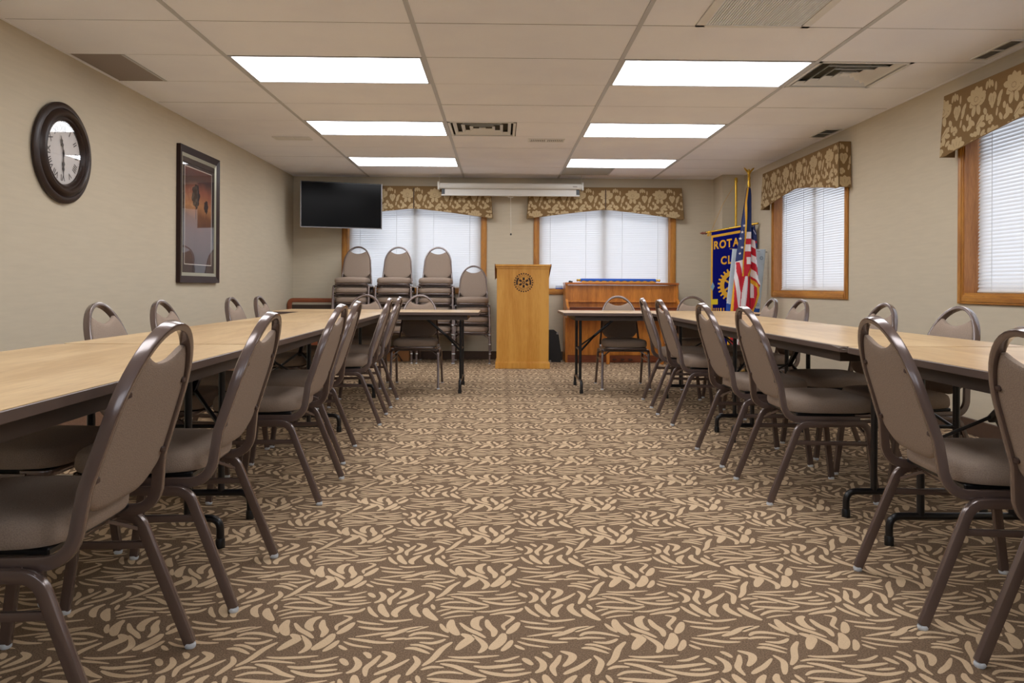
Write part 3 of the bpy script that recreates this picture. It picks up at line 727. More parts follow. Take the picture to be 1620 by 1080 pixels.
AX_L, AX_R, WX_L, WX_R = -1.02, 1.41, -1.555, 1.945
chairs = [
 # x, y, rotation (facing), label, group
 (-1.03, 1.765, PI/2+0.00, 'taupe banquet chair nearest the viewer on the left aisle, seat cut by the frame edge', 'aisle'),
 (-1.00, 2.412, PI/2+0.03, 'taupe banquet chair second from the viewer on the left aisle', 'aisle'),
 (-1.00, 3.495, PI/2-0.01, 'taupe banquet chair third from the viewer on the left aisle, at the middle table', 'aisle'),
 (-1.065, 4.225, PI/2+0.05, 'taupe banquet chair fourth on the left aisle, partly behind the third', 'aisle'),
 (-1.05, 5.35, PI/2+0.05, 'taupe banquet chair fifth on the left aisle, at the last row table', 'aisle'),
 (-1.075, 6.095, PI/2+0.02, 'taupe banquet chair farthest on the left aisle', 'aisle'),
 (1.43, 1.655, -PI/2, 'taupe banquet chair nearest the viewer on the right aisle, cut by the frame edge', 'aisle'),
 (1.415, 2.285, -PI/2-0.06, 'taupe banquet chair second from the viewer on the right aisle', 'aisle'),
 (1.40, 3.50, -PI/2+0.02, 'taupe banquet chair third from the viewer on the right aisle, beside the table corner', 'aisle'),
 (1.39, 4.19, -PI/2+0.04, 'taupe banquet chair fourth from the viewer on the right aisle', 'aisle'),
 (1.405, 5.385, -PI/2+0.02, 'taupe banquet chair fifth on the right aisle', 'aisle'),
 (1.425, 6.12, -PI/2-0.04, 'taupe banquet chair farthest on the right aisle', 'aisle'),
 (-1.56, 2.46, -PI/2, 'taupe banquet chair under the near left table, only its seat showing, cut by frame', 'wall'),
 (-1.56, 3.52, -PI/2, 'taupe banquet chair by the left wall, below and right of the clock', 'wall'),
 (-1.56, 4.16, -PI/2, 'taupe banquet chair by the left wall, second backrest from the left, below the picture', 'wall'),
 (-1.60, 5.36, -PI/2, 'taupe banquet chair by the left wall, third backrest from the left', 'wall'),
 (-1.615, 6.02, -PI/2, 'taupe banquet chair by the left wall, farthest of that row', 'wall'),
 (1.955, 3.63, PI/2+0.12, 'taupe banquet chair by the right wall, nearest of that row, below the near window', 'wall'),
 (1.955, 4.37, PI/2+0.05, 'taupe banquet chair by the right wall, second from the viewer', 'wall'),
 (1.965, 5.62, PI/2+0.05, 'taupe banquet chair by the right wall, third from the viewer, below the far window', 'wall'),
 (1.965, 6.24, PI/2, 'taupe banquet chair by the right wall, farthest, just right of the flags', 'wall'),
 (-1.305, 7.185, PI, 'taupe banquet chair behind the far left table, left of the pair', 'end'),
 (-0.775, 7.185, PI, 'taupe banquet chair behind the far left table, right of the pair', 'end'),
 (1.155, 7.185, PI, 'taupe banquet chair behind the far right table, in front of the piano', 'end'),
 (1.885, 7.185, PI, 'taupe banquet chair behind the far right table, beside the blue banner', 'end'),
]
GR = {'aisle': 'banquet chairs along the aisle', 'wall': 'banquet chairs between the tables and the side walls', 'end': 'banquet chairs behind the end tables'}
proto = make_chair(chairs[0][3]); proto.location = (chairs[0][0], chairs[0][1], 0); proto.rotation_euler = (0, 0, chairs[0][2]); proto['group'] = GR['aisle']
for c in chairs[1:]: dup(proto, (c[0], c[1], 0), c[2], c[3], GR[c[4]])
ORD = ['bottom', 'second from the bottom', 'third from the bottom', 'third from the top', 'second from the top', 'topmost']
ORD4 = ['bottom', 'second from the bottom', 'second from the top', 'topmost']
for (x, n, s) in ((-1.79, 6, 'the leftmost tall stack'), (-1.285, 6, 'the second stack from the left'), (-0.785, 6, 'the third stack from the left'), (-0.335, 4, 'the short stack beside the lectern')):
    for k in range(n):
        dup(proto, (x + random.uniform(-0.004, 0.004), 9.485-0.0155*k, 0.1165*k), PI, 'stacked taupe banquet chair, %s of %s' % ((ORD if n == 6 else ORD4)[k], s), 'stacked banquet chairs under the back window')

# ------------------------------------------------------------------ folding tables (local: length along y)
def make_table(label, L=1.825, Wd=0.755):
    t = thing('folding_table', label, 'table', group='folding tables'); w, l = Wd/2, L/2; H = 0.712
    def rr(x, y, r, n=4):
        p = []
        for cx, cy, a0 in ((x-r, y-r, 0), (-x+r, y-r, 90), (-x+r, -y+r, 180), (x-r, -y+r, 270)):
            for i in range(n+1): a = math.radians(a0+90*i/n); p.append((cx+r*math.cos(a), cy+r*math.sin(a)))
        return p
    b = MB(); b.prism(rr(w-0.003, l-0.003, 0.03), H-0.019, H, 0, 'XY'); top = b.obj('table_top', 'laminate', t)
    b = MB(); o = rr(w, l, 0.033); n = len(o); i_ = rr(w-0.0035, l-0.0035, 0.03)
    vs = [(x, y, H-0.001) for x, y in i_] + [(x, y, H-0.003) for x, y in o] + [(x, y, H-0.024) for x, y in o] + [(x, y, H-0.026) for x, y in i_]
    b.add(vs, [(r*n+k, (r+1)*n+k, (r+1)*n+(k+1) % n, r*n+(k+1) % n) for r in range(3) for k in range(n)]+[tuple(range(4*n-1, 3*n-1, -1))]); b.obj('edge_band', 'edge_band', t)
    b = MB(); a, c = w-0.035, l-0.10
    b.box(-a, -a+0.02, -c, c, H-0.068, H-0.0265); b.box(a-0.02, a, -c, c, H-0.068, H-0.0265); b.box(-a+0.02, a-0.02, -c, -c+0.02, H-0.068, H-0.0265); b.box(-a+0.02, a-0.02, c-0.02, c, H-0.068, H-0.0265)
    b.obj('apron', 'apron_brown', t)
    for s in (-1, 1):
        y = s*(l-0.165)
        b = MB()
        for x in (-0.17, 0.17): b.tube([(x, y, H-0.03), (x, y, 0.105)], 0.0135, 10)
        b.tube(fillet([(-0.285, y, 0.018), (-0.285, y, 0.105), (0.285, y, 0.105), (0.285, y, 0.018)], 0.055, 7), 0.0135, 10, refs=(0, 1, 0))
        b.tube([(-0.17, y, 0.37), (0.17, y, 0.37)], 0.008, 8)
        b.tube([(-0.30, y, H-0.045), (0.30, y, H-0.045)], 0.016, 10)
        lg = b.obj('leg_frame', 'black_metal', t)
        for x in (-0.285, 0.285): g = MB(); g.lathe([(0.0165, 0), (0.0165, 0.03), (0.0145, 0.034)], 12, 0, (x, y, 0)); g.obj('foot_cap', 'tv_plastic', lg)
        b = MB(); yi = y - s*0.36
        b.sweep([(-0.16, y-s*0.01, 0.37), (0.0, y-s*0.155, 0.50)], rprof(0.012, 0.016, 0.002)); b.sweep([(0.16, y-s*0.01, 0.37), (0.0, y-s*0.155, 0.50)], rprof(0.012, 0.016, 0.002))
        b.sweep([(0, y-s*0.135, 0.482), (0, yi, H-0.04)], rprof(0.022, 0.024, 0.003)); b.obj('brace', 'black_metal', t)
    return t
def lx(y): return -1.232-0.0165*y
tabs = [((lx(1.99), 1.985, 0), 0.0165, 'long folding table nearest the viewer on the left, wood-grain laminate top'),
        ((lx(3.825), 3.822, 0), 0.0165, 'long folding table in the middle of the left row, its ends at two visible seams'),
        ((lx(5.66), 5.655, 0), 0.0165, 'long folding table farthest in the left row, touching the crosswise table'),
        ((1.712, 2.02, 0), 0.0, 'long folding table nearest the viewer on the right, wood-grain laminate top'),
        ((1.705, 3.855, 0), 0.004, 'long folding table in the middle of the right row, with a scuffed near corner'),
        ((1.70, 5.69, 0), 0.0, 'long folding table farthest in the right row, touching the crosswise table'),
        ((-1.095, 6.988, 0), PI/2, 'folding table set crosswise at the far end on the left of the lectern'),
        ((1.468, 6.988, 0), PI/2, 'folding table set crosswise at the far end on the right of the lectern')]
tp = make_table(tabs[0][2]); tp.location = tabs[0][0]; tp.rotation_euler = (0, 0, tabs[0][1])
for k, (l, rz, s) in enumerate(tabs[1:]):
    tt_ = dup(tp, l, rz, s)
    if k == 3:      # the worn end of the middle right table
        b = MB(); x, y = -0.3775, -0.9125
        b.add([(x-0.001, y+0.10, 0.708), (x-0.001, y+0.035, 0.711), (x+0.006, y+0.006, 0.709), (x+0.034, y-0.001, 0.711), (x+0.075, y-0.001, 0.708), (x+0.034, y-0.0015, 0.700), (x+0.005, y+0.004, 0.698), (x-0.0015, y+0.035, 0.702)], [(0, 1, 2, 3, 4, 5, 6, 7)])
        b.obj('worn_edge', 'vent_grey', tt_)

# ------------------------------------------------------------------ wheel emblem (gear with six spokes), flat polys in (x,z)
def gear(mb, R, cx, cz, y, mi, teeth=24, gear_fill=True, nose=-1):
    def ring(r0, r1, a0=0, a1=2*PI, n=48):
        vs = []; 
        for i in range(n+1):
            a = a0+(a1-a0)*i/n; vs += [(cx+r0*math.cos(a), y, cz+r0*math.sin(a)), (cx+r1*math.cos(a), y, cz+r1*math.sin(a))]
        mb.add(vs, [(2*i, 2*i+2, 2*i+3, 2*i+1) for i in range(n)], mi)
    def spoke(a, r0, r1, w0, w1):
        c, s = math.cos(a), math.sin(a)
        mb.add([(cx+r0*c-w0*s, y, cz+r0*s+w0*c), (cx+r1*c-w1*s, y, cz+r1*s+w1*c), (cx+r1*c+w1*s, y, cz+r1*s-w1*c), (cx+r0*c+w0*s, y, cz+r0*s-w0*c)], [(0, 1, 2, 3)], mi)
    return ring, spoke
# ------------------------------------------------------------------ lectern
t = thing('lectern', 'tall honey oak lectern with a dark wheel emblem on its front', 'lectern', (0.262, 8.72, 0))
w = 0.298; D = 0.44
b = MB(); b.box(-w, w, 0.0, 0.018, 0.075, 1.165, 0, 0.002); b.obj('front_panel', 'lectern_oak', t)
for s in (-1, 1):
    b = MB(); x0, x1 = (-w, -w+0.018) if s < 0 else (w-0.018, w)
    b.prism([(0.018, 0.075), (D, 0.075), (D, 1.03), (0.018, 1.165)], x0, x1, 0, 'YZ'); b.obj('side_panel', 'lectern_oak', t)
b = MB(); b.box(-w-0.014, w+0.014, -0.014, D+0.005, 0.0, 0.07, 0, 0.004); b.box(-w-0.006, w+0.006, -0.006, D, 0.07, 0.082, 0, 0.003); b.obj('plinth', 'lectern_oak', t)
b = MB(); b.box(-w-0.018, w+0.018, -0.022, 0.05, 1.168, 1.192, 0, 0.003)
b.prism([(0.05, 1.166), (D+0.03, 1.035), (D+0.03, 1.057), (0.05, 1.190)], -w-0.018, w+0.018, 0, 'YZ'); b.box(-w-0.010, w+0.010, -0.010, 0.0, 1.145, 1.168, 0, 0.002); b.obj('reading_top', 'lectern_oak', t)
for s in (-1, 1):
    b = MB(); x0, x1 = (-w-0.026, -w-0.018) if s < 0 else (w+0.018, w+0.026)
    b.prism([(-0.022, 1.168), (0.05, 1.155), (D+0.03, 1.02), (D+0.03, 1.062), (0.05, 1.196), (-0.022, 1.196)], x0, x1, 0, 'YZ'); b.obj('side_trim', 'mahogany', t)
b = MB(); b.box(-w+0.018, w-0.018, 0.018, D, 0.72, 0.738); b.obj('shelf', 'lectern_oak', t)
b = MB(); ring, spoke = gear(b, 0.108, 0.008, 0.985, -0.0012, 0)
for k in range(24): spoke(2*PI*k/24+PI/2, 0.096, 0.111, 0.0085, 0.006)
ring(0.091, 0.0925, n=60); ring(0.0635, 0.065, n=60)
for a0 in (-0.35, PI-0.75): ring(0.069, 0.087, a0+0.0, a0+1.1, 14)
for k in range(6): spoke(PI/2+k*PI/3, 0.026, 0.058, 0.011, 0.0125)
ring(0.007, 0.0165, n=24); ring(0.021, 0.0225, n=24)
for word, a0, a1, flip in (('ROTARY', PI/2+0.62, PI/2-0.62, 1), ('INTERNATIONAL', -PI/2-0.98, -PI/2+0.98, -1)):
    for i, ch in enumerate(word):
        a = a0+(a1-a0)*i/(len(word)-1); vs, fs = text_polys(ch, 0.019); r = 0.078; ro = a-PI/2 if flip > 0 else a+PI/2
        b.add([(0.008+r*math.cos(a)+x*math.cos(ro)-z*math.sin(ro), -0.0014, 0.985+r*math.sin(a)+x*math.sin(ro)+z*math.cos(ro)) for x, z, _ in vs], fs, 0)
b.obj('wheel_emblem', 'frame_dark', t)

# ------------------------------------------------------------------ upright piano
t = thing('upright_piano', 'brown wooden upright piano under the back window behind the far right table', 'piano', (1.52, 9.5, 0))
w = 0.706
b = MB(); b.box(-w+0.03, w-0.03, 0.0, 0.02, 0.685, 0.962, 0, 0.002); b.obj('upper_panel', 'piano_wood', t)
b = MB(); b.box(-w-0.004, w+0.004, -0.035, 0.315, 0.968, 0.995, 0, 0.004); b.obj('lid', 'piano_flat', t)
for s in (-1, 1):
    b = MB(); x0, x1 = (-w, -w+0.03) if s < 0 else (w-0.03, w)
    b.box(x0, x1, -0.02, 0.30, 0.0, 0.968, 0, 0.003)
    b.prism([(-0.02, 0.56), (-0.27, 0.56), (-0.28, 0.60), (-0.27, 0.68), (-0.20, 0.70), (-0.02, 0.79)], x0, x1, 0, 'YZ'); b.obj('side_panel', 'piano_wood', t)
b = MB(); b.box(-w+0.03, w-0.03, -0.265, 0.0, 0.575, 0.61); b.obj('key_bed', 'piano_wood', t)
b = MB(); b.box(-w+0.03, w-0.03, -0.24, -0.225, 0.61, 0.69, 0, 0.004); b.box(-w+0.03, w-0.03, -0.24, 0.0, 0.675, 0.69, 0, 0.003); b.obj('fallboard', 'mahogany', t)
b = MB(); b.box(-w+0.035, w-0.035, -0.03, -0.001, 0.748, 0.766, 0, 0.003); b.obj('music_ledge', 'piano_wood', t)
for x in (-0.20, 0.46): 
    b = MB(); b.box(x-0.02, x+0.02, -0.235, -0.195, 0.0, 0.575, 0, 0.004); b.obj('leg', 'piano_wood', t)
b = MB(); b.box(-w+0.03, w-0.03, 0.0, 0.02, 0.09, 0.575, 0, 0.002); b.obj('lower_panel', 'piano_wood', t)
b = MB(); b.box(-w+0.03, w-0.03, -0.004, 0.02, 0.0, 0.088, 0, 0.003); b.obj('toe_rail', 'mahogany', t)
for x in (-0.10, 0.0, 0.10):
    b = MB(); b.prism([(x-0.012, -0.005), (x+0.012, -0.005), (x+0.024, -0.085), (x, -0.105), (x-0.024, -0.085)], 0.035, 0.047, 0, 'XY'); b.obj('pedal', 'bolt', t)
b = MB(); b.box(-w+0.03, w-0.03, 0.28, 0.29, 0.0, 0.96); b.obj('back_board', 'mahogany', t)
# rolled banner on the piano
t = thing('rolled_banner', 'rolled blue cloth banner with gold fringe lying on top of the piano', 'banner', (1.49, 9.60, 0.995))
b = MB(); b.lathe([(0.021, -0.475), (0.0235, -0.46), (0.024, 0.0), (0.0235, 0.46), (0.021, 0.475)], 14, 0, (0, 0, 0.028), 'X'); b.obj('blue_roll', 'royal_cloth', t)
b = MB()
for k in range(76): x = -0.46+0.92*k/75; h = 0.012+0.005*math.sin(k*0.9); b.box(x-0.005, x+0.005, -0.030, -0.025, 0.001, 0.006+h)
b.obj('gold_fringe', 'gold_cloth', t)
b = MB(); b.tube([(-0.52, 0, 0.028), (0.52, 0, 0.028)], 0.008, 8)
for s in (-1, 1): b.lathe([(0.001, -0.03), (0.012, -0.025), (0.016, -0.01), (0.010, 0.0), (0.016, 0.012), (0.018, 0.02), (0.010, 0.03), (0.001, 0.031)], 12, 0, (s*0.50, 0, 0.028), 'X')
b.obj('rod', 'gold_metal', t)
b = MB(); b.box(-0.025, 0.025, -0.015, 0.015, 0, 0.018, 0, 0.003); b.box(-0.02, 0.0, -0.01, 0.01, 0.018, 0.022, 0, 0.001)
tag(b.obj('eraser', 'black_case', None, (0.885, 9.56, 0.995)), 'small black block on the left end of the piano lid', 'eraser')
b = MB(); b.box(-0.045, 0.045, -0.02, 0.02, 0, 0.045, 0, 0.003); b.box(-0.046, 0.046, -0.021, 0.021, 0.0, 0.012, 1)
tag(b.obj('small_box', ['cream_box', 'royal_cloth'], None, (0.765, YB+0.022, ZB+0.012)), 'small pale blue box on the window sill left of the piano', 'box')
# leaning case
t = thing('instrument_case', 'narrow black case with metal corners leaning beside the lectern', 'case', (0.70, 9.55, 0))
b = MB(); b.prism([(-0.11, 0.0), (0.085, 0.0), (0.03, 0.36), (-0.02, 0.40), (-0.09, 0.40)], -0.06, 0.06, 0); b.obj('body', 'black_case', t)
b = MB()
for x, z in ((-0.085, 0.0), (0.06, 0.0), (0.005, 0.345)): b.box(x, x+0.028, -0.064, -0.058, z+0.002, z+0.026, 0, 0.002)
b.obj('corner_fitting', 'chrome', t)

# ------------------------------------------------------------------ projector screen
t = thing('projector_screen', 'white roll-up projector screen case hung on the back wall above the lectern', 'projector screen', (0.127, 9.62, 0))
b = MB(); b.box(-0.90, 0.90, -0.05, 0.05, 2.165, 2.235, 0, 0.012); b.box(-0.90, 0.90, -0.055, -0.048, 2.185, 2.205, 0, 0.002); b.obj('case', 'white_metal', t)
for s in (-1, 1): b = MB(); b.box(s*0.905-0.012, s*0.905+0.012, -0.056, 0.056, 2.150, 2.250, 0, 0.003); b.tube([(s*0.895, 0, 2.25), (s*0.895, 0, 2.344)], 0.003, 6); b.box(s*0.905-0.006, s*0.905+0.006, 0.05, 0.215, 2.20, 2.22); b.obj('end_bracket', 'white_metal', t)
b = MB(); b.box(-0.828, 0.828, -0.004, 0.004, 2.096, 2.17); b.obj('screen_fabric', 'white_plastic', t)
b = MB(); b.box(-0.868, -0.828, -0.005, 0.005, 2.098, 2.165); b.box(0.828, 0.868, -0.005, 0.005, 2.098, 2.165); b.obj('black_border', 'tv_plastic', t)
b = MB(); b.box(-0.872, 0.872, -0.012, 0.012, 2.078, 2.097, 0, 0.004); b.obj('bottom_bar', 'white_plastic', t)
b = MB(); b.tube(fillet([(-0.03, 0, 2.078), (-0.03, 0, 2.062), (0.03, 0, 2.062), (0.03, 0, 2.078)], 0.008, 3), 0.003, 6, refs=(0, 1, 0)); b.obj('pull_handle', 'white_plastic', t)
b = MB(); b.tube([(0.0, 0, 2.062), (0.006, 0, 1.61)], 0.0022, 6); cord = b.obj('pull_cord', 'white_plastic', t)
b = MB(); b.lathe([(0.002, 0), (0.011, 0.006), (0.012, 0.014), (0.006, 0.024), (0.002, 0.028)], 12, 0, (0.006, 0, 1.584)); b.obj('cord_knob', 'tv_plastic', cord)
b = MB(); b.box(0.78, 0.835, -0.057, -0.055, 2.19, 2.2); b.obj('maker_plate', 'vent_grey', t)

# ------------------------------------------------------------------ television on a swivel arm
t = thing('television', 'black flat screen television on a wall mount in the back left corner', 'television', (-1.965, 9.49, 1.935), math.radians(17))
w, h = 0.495, 0.283
b = MB(); b.box(-w, w, 0.0, 0.035, -h, h, 0, 0.004); b.box(-w*0.6, w*0.6, 0.035, 0.06, -h*0.7, h*0.6, 0, 0.01); b.obj('housing', 'tv_plastic', t)
b = MB(); b.box(-w+0.012, w-0.012, -0.0015, 0.0005, -h+0.014, h-0.012); b.obj('screen', 'tv_screen', t)
b = MB(); b.box(-w-0.001, -w+0.008, -0.003, 0.02, -h, h); b.box(w-0.008, w+0.001, -0.003, 0.02, -h, h); b.box(-w, w, -0.003, 0.02, -h-0.001, -h+0.008); b.box(-0.018, 0.014, -0.005, -0.003, -h-0.002, -h+0.007); b.obj('trim_strip', 'tv_trim', t)
t2 = thing('wall_mount', 'black swivel arm behind the television', 'tv mount', (-1.965, 9.49, 1.935))
b = MB(); b.box(-0.12, 0.12, 0.335, 0.36, -0.13, 0.13, 0, 0.004); b.box(-0.025, 0.025, 0.10, 0.335, -0.03, 0.03, 0, 0.003); b.obj('arm', 'black_metal', t2)

# ------------------------------------------------------------------ clock on the left wall (local built on the YZ plane, room is +x)
CYK, CZK, RC = 4.655, 1.727, 0.303
t = thing('wall_clock', 'large round dark brown wall clock with roman numerals on the left wall', 'clock', (XL, CYK, CZK))
b = MB(); b.lathe([(RC-0.01, 0.0), (RC, 0.008), (RC, 0.022), (RC-0.018, 0.034), (RC-0.034, 0.034), (RC-0.040, 0.028), (RC-0.052, 0.046), (RC-0.070, 0.052), (RC-0.084, 0.044), (RC-0.088, 0.036), (RC-0.102, 0.040), (RC-0.110, 0.030), (RC-0.118, 0.014)], 72, 0, (0, 0, 0), 'X', True, False); b.obj('clock_frame', 'clock_brown', t)
b = MB(); b.lathe([(0.0001, 0.013), (RC-0.116, 0.013)], 64, 0, (0, 0, 0), 'X', False, False); face = b.obj('clock_face', 'clock_face', t)
b = MB(); RN = 0.146
for k, s in enumerate(['XII', 'I', 'II', 'III', 'IIII', 'V', 'VI', 'VII', 'VIII', 'IX', 'X', 'XI']):
    vs, fs = text_polys(s, 0.054); a = -2*PI*k/12           # clockwise seen from the room: on +x facing wall, y to the right
    b.add([(0.0142, x*math.cos(a)-(z+RN)*math.sin(a), x*math.sin(a)+(z+RN)*math.cos(a)) for x, z, _ in vs], fs, 0)
for k in range(60):
    a = 2*PI*k/60; c, s_ = math.cos(a), math.sin(a); r0, r1, hw = 0.176, 0.180, 0.0012
    b.add([(0.0142, r0*c-hw*s_, r0*s_+hw*c), (0.0142, r1*c-hw*s_, r1*s_+hw*c), (0.0142, r1*c+hw*s_, r1*s_-hw*c), (0.0142, r0*c+hw*s_, r0*s_-hw*c)], [(0, 1, 2, 3)])
b.obj('numerals', 'ink', face)
def hand(ang, L, name):
    b = MB(); a = -ang; out = []
    prof = [(-0.02, 0.003), (0.0, 0.008), (0.012, 0.003), (L*0.35, 0.004), (L*0.48, 0.013), (L*0.6, 0.005), (L*0.72, 0.010), (L*0.82, 0.003), (L, 0.0006)]
    pts = [(-w_, r) for r, w_ in prof] + [(w_, r) for r, w_ in reversed(prof)]
    b.prism([(x*math.cos(a)-z*math.sin(a), x*math.sin(a)+z*math.cos(a)) for x, z in pts], 0.018, 0.020, 0, 'YZ'); b.obj(name, 'ink', t)
hand(math.radians(345), 0.105, 'hour_hand'); hand(math.radians(180), 0.135, 'minute_hand')
b = MB(); b.lathe([(0.0001, 0.025), (RC-0.112, 0.025)], 64, 0, (0, 0, 0), 'X', False, False); b.obj('glass_cover', 'glass', t)

# ------------------------------------------------------------------ framed picture on the left wall
t = thing('framed_picture', 'tall framed landscape picture behind glass on the left wall', 'picture', (XL, 6.745, 1.528))
w, h = 0.440, 0.572
def frame_ring(mb, w0, h0, w1, h1, x0, x1, xi=None):
    xi = x1 if xi is None else xi
    o = [(-w0, -h0), (w0, -h0), (w0, h0), (-w0, h0)]; i_ = [(-w1, -h1), (w1, -h1), (w1, h1), (-w1, h1)]
    vs = [(x0, a, c) for a, c in o] + [(x1, a, c) for a, c in o] + [(xi, a, c) for a, c in i_] + [(x0, a, c) for a, c in i_]
    mb.add(vs, [(r*4+k, r*4+(k+1) % 4, (r+1)*4+(k+1) % 4, (r+1)*4+k) for r in range(3) for k in range(4)])
b = MB(); frame_ring(b, w, h, w-0.058, h-0.058, 0.0, 0.034, 0.022); b.obj('outer_frame', 'frame_dark', t)
b = MB(); frame_ring(b, w-0.058, h-0.058, w-0.086, h-0.086, 0.008, 0.022, 0.016); b.obj('silver_liner', 'frame_silver', t)
b = MB(); b.box(0.004, 0.009, -(w-0.08), w-0.08, -(h-0.08), h-0.08); b.obj('mat_board', 'mat_board', t)
b = MB(); frame_ring(b, 0.300, 0.418, 0.293, 0.411, 0.009, 0.0105); b.obj('white_fillet', 'white_line', t)
pm = bpy.data.materials.new('landscape_print'); pm.use_nodes = True; nt = pm.node_tree; pb = nt.nodes['Principled BSDF']; pb.inputs['Roughness'].default_value = 0.7
tc = nt.nodes.new('ShaderNodeTexCoord'); sx = nt.nodes.new('ShaderNodeSeparateXYZ'); nt.links.new(tc.outputs['Object'], sx.inputs[0])
no = nt.nodes.new('ShaderNodeTexNoise'); no.inputs['Scale'].default_value = 5; nt.links.new(tc.outputs['Object'], no.inputs[0])
ad = nt.nodes.new('ShaderNodeMath'); ad.operation = 'MULTIPLY_ADD'; ad.inputs[1].default_value = 0.15; nt.links.new(no.outputs['Fac'], ad.inputs[0]); nt.links.new(sx.outputs['Z'], ad.inputs[2])
mr = nt.nodes.new('ShaderNodeMapRange'); mr.inputs[1].default_value = -0.35; mr.inputs[2].default_value = 0.5; nt.links.new(ad.outputs[0], mr.inputs[0])
cr = nt.nodes.new('ShaderNodeValToRGB'); e = cr.color_ramp.elements; e[0].position = 0.0; e[0].color = lin((60, 34, 26)); e[1].position = 1.0; e[1].color = lin((110, 58, 48))
for p, c in ((0.35, (96, 58, 44)), (0.5, (120, 76, 44)), (0.62, (178, 124, 78)), (0.75, (150, 88, 66)), (0.85, (74, 48, 44))): q = e.new(p); q.color = lin(c)
nt.links.new(mr.outputs[0], cr.inputs[0]); nt.links.new(cr.outputs[0], pb.inputs['Base Color']); MATS['landscape_print'] = pm
b = MB(); b.box(0.009, 0.0098, -0.293, 0.293, -0.411, 0.411, 0)
for cy, cz, s in ((-0.06, 0.13, 1.0), (0.17, 0.08, 0.55)):
    for k in range(26):
        a = k*2.399; r = 0.075*s*math.sqrt(k/26); y, z = cy+r*math.cos(a), cz+0.05*s+r*1.25*math.sin(a); q = 0.026*s
        b.add([(0.0100+k*1e-5, y+q*math.cos(v*PI/4), z+q*math.sin(v*PI/4)) for v in range(8)], [tuple(range(8))], 1)
    b.add([(0.0100, cy-0.007*s, cz-0.15*s), (0.0100, cy+0.007*s, cz-0.15*s), (0.0100, cy+0.004*s, cz), (0.0100, cy-0.004*s, cz)], [(0, 1, 2, 3)], 1)
b.obj('print', ['landscape_print', 'mat_board'], t)
b = MB(); b.add([(0.0145, -(w-0.086), -(h-0.086)), (0.0145, w-0.086, -(h-0.086)), (0.0145, w-0.086, h-0.086), (0.0145, -(w-0.086), h-0.086)], [(0, 1, 2, 3)]); b.obj('glass_cover', 'glass', t)

# ------------------------------------------------------------------ flags and banners in the back right corner
# blue club banner, hung from a crossbar on a gold pole
A = Vector((2.585, 9.30, 0)); Bv = Vector((2.985, 8.90, 0)); dirv = (Bv-A).normalized(); BW = (Bv-A).length
yaw_b = math.atan2(dirv.y, dirv.x)
t = thing('club_banner', 'large dark blue club banner with gold lettering and gear wheel in the back corner', 'banner', tuple((A+Bv)/2), yaw_b)
hb = BW/2; zt, zb = 1.655, 0.235
SL = 0.035   # the bar hangs with its right end higher
def bz(x, z): return z + SL*(x/hb)*((z-zb)/(zt-zb))
def wav(x, z): return 0.010*math.sin(x*17+z*2)*min(1, (zt-z)*1.5+0.1)
b = MB(); nx, nz = 28, 40; vs = []
for j in range(nz+1):
    for i in range(nx+1):
        x = -hb+2*hb*i/nx; z = zt+(zb-zt)*j/nz; vs.append((x, wav(x, z), bz(x, z)))
b.add(vs, [(j*(nx+1)+i, (j+1)*(nx+1)+i, (j+1)*(nx+1)+i+1, j*(nx+1)+i+1) for j in range(nz) for i in range(nx)], 0, True)
o = b.obj('banner_cloth', 'banner_blue', t); sm = o.modifiers.new('thick', 'SOLIDIFY'); sm.thickness = 0.003; sm.offset = 0
b = MB()
def strip(mb, x0, x1, z0, z1, mi=0, d=0.004, n=24):
    vs = []
    hor = (x1-x0) > (z1-z0)
    for k in range(n+1):
        s = k/n
        for q in (0, 1):
            x = x0+(x1-x0)*(s if hor else q); z = z0+(z1-z0)*(q if hor else s); vs.append((x, wav(x, z)-d, bz(x, z)))
    mb.add(vs, [(2*k, 2*k+2, 2*k+3, 2*k+1) for k in range(n)], mi)
strip(b, -hb, -hb+0.022, zb, zt-0.05); strip(b, hb-0.022, hb, zb, zt-0.05); strip(b, -hb, hb, zt-0.075, zt-0.045)
for k in range(56): x = -hb+2*hb*(k+0.5)/56; strip(b, x-0.003, x+0.003, zb-0.06, zb+0.01, 0, 0.003, 4)
b.obj('gold_trim', 'gold_cloth', t)
b = MB(); sc = 1.0
def put_text(mb, s, size, xc, zc, sx=1.0, d=0.0055, spacing=None):
    if spacing is None: items = [(s, xc)]
    else: items = [(ch, xc+(i-(len(s)-1)/2)*spacing) for i, ch in enumerate(s)]
    for ch, x0 in items:
        if ch == ' ': continue
        vs, fs = text_polys(ch, size, 0.032); mb.add([(x0+x*sx, wav(x0+x*sx, zc+z)-d, bz(x0+x*sx, zc+z)) for x, z, _ in vs], fs, 0)
put_text(b, 'ROTARY', 0.135, 0.0, 1.475, 0.80, spacing=0.087); put_text(b, 'CLUB', 0.135, 0.0, 1.275, 0.80, spacing=0.078)
b.obj('lettering', 'gold_cloth', t)
b = MB(); gx, gz, GR_ = 0.0, 0.975, 0.205
def gp(r, a): x, z = gx+r*math.cos(a)*0.92, gz+r*math.sin(a); return (x, wav(x, z)-0.006, bz(x, z))
def gring(r0, r1, n=60): b.add([p for i in range(n+1) for p in (gp(r0, 2*PI*i/n), gp(r1, 2*PI*i/n))], [(2*i, 2*i+2, 2*i+3, 2*i+1) for i in range(n)])
gring(0.118, 0.172); gring(0.018, 0.045, 30)
for k in range(24):
    a = 2*PI*(k+0.5)/24; b.add([gp(0.170, a-0.075), gp(0.206, a-0.045), gp(0.206, a+0.045), gp(0.170, a+0.075)], [(0, 1, 2, 3)])
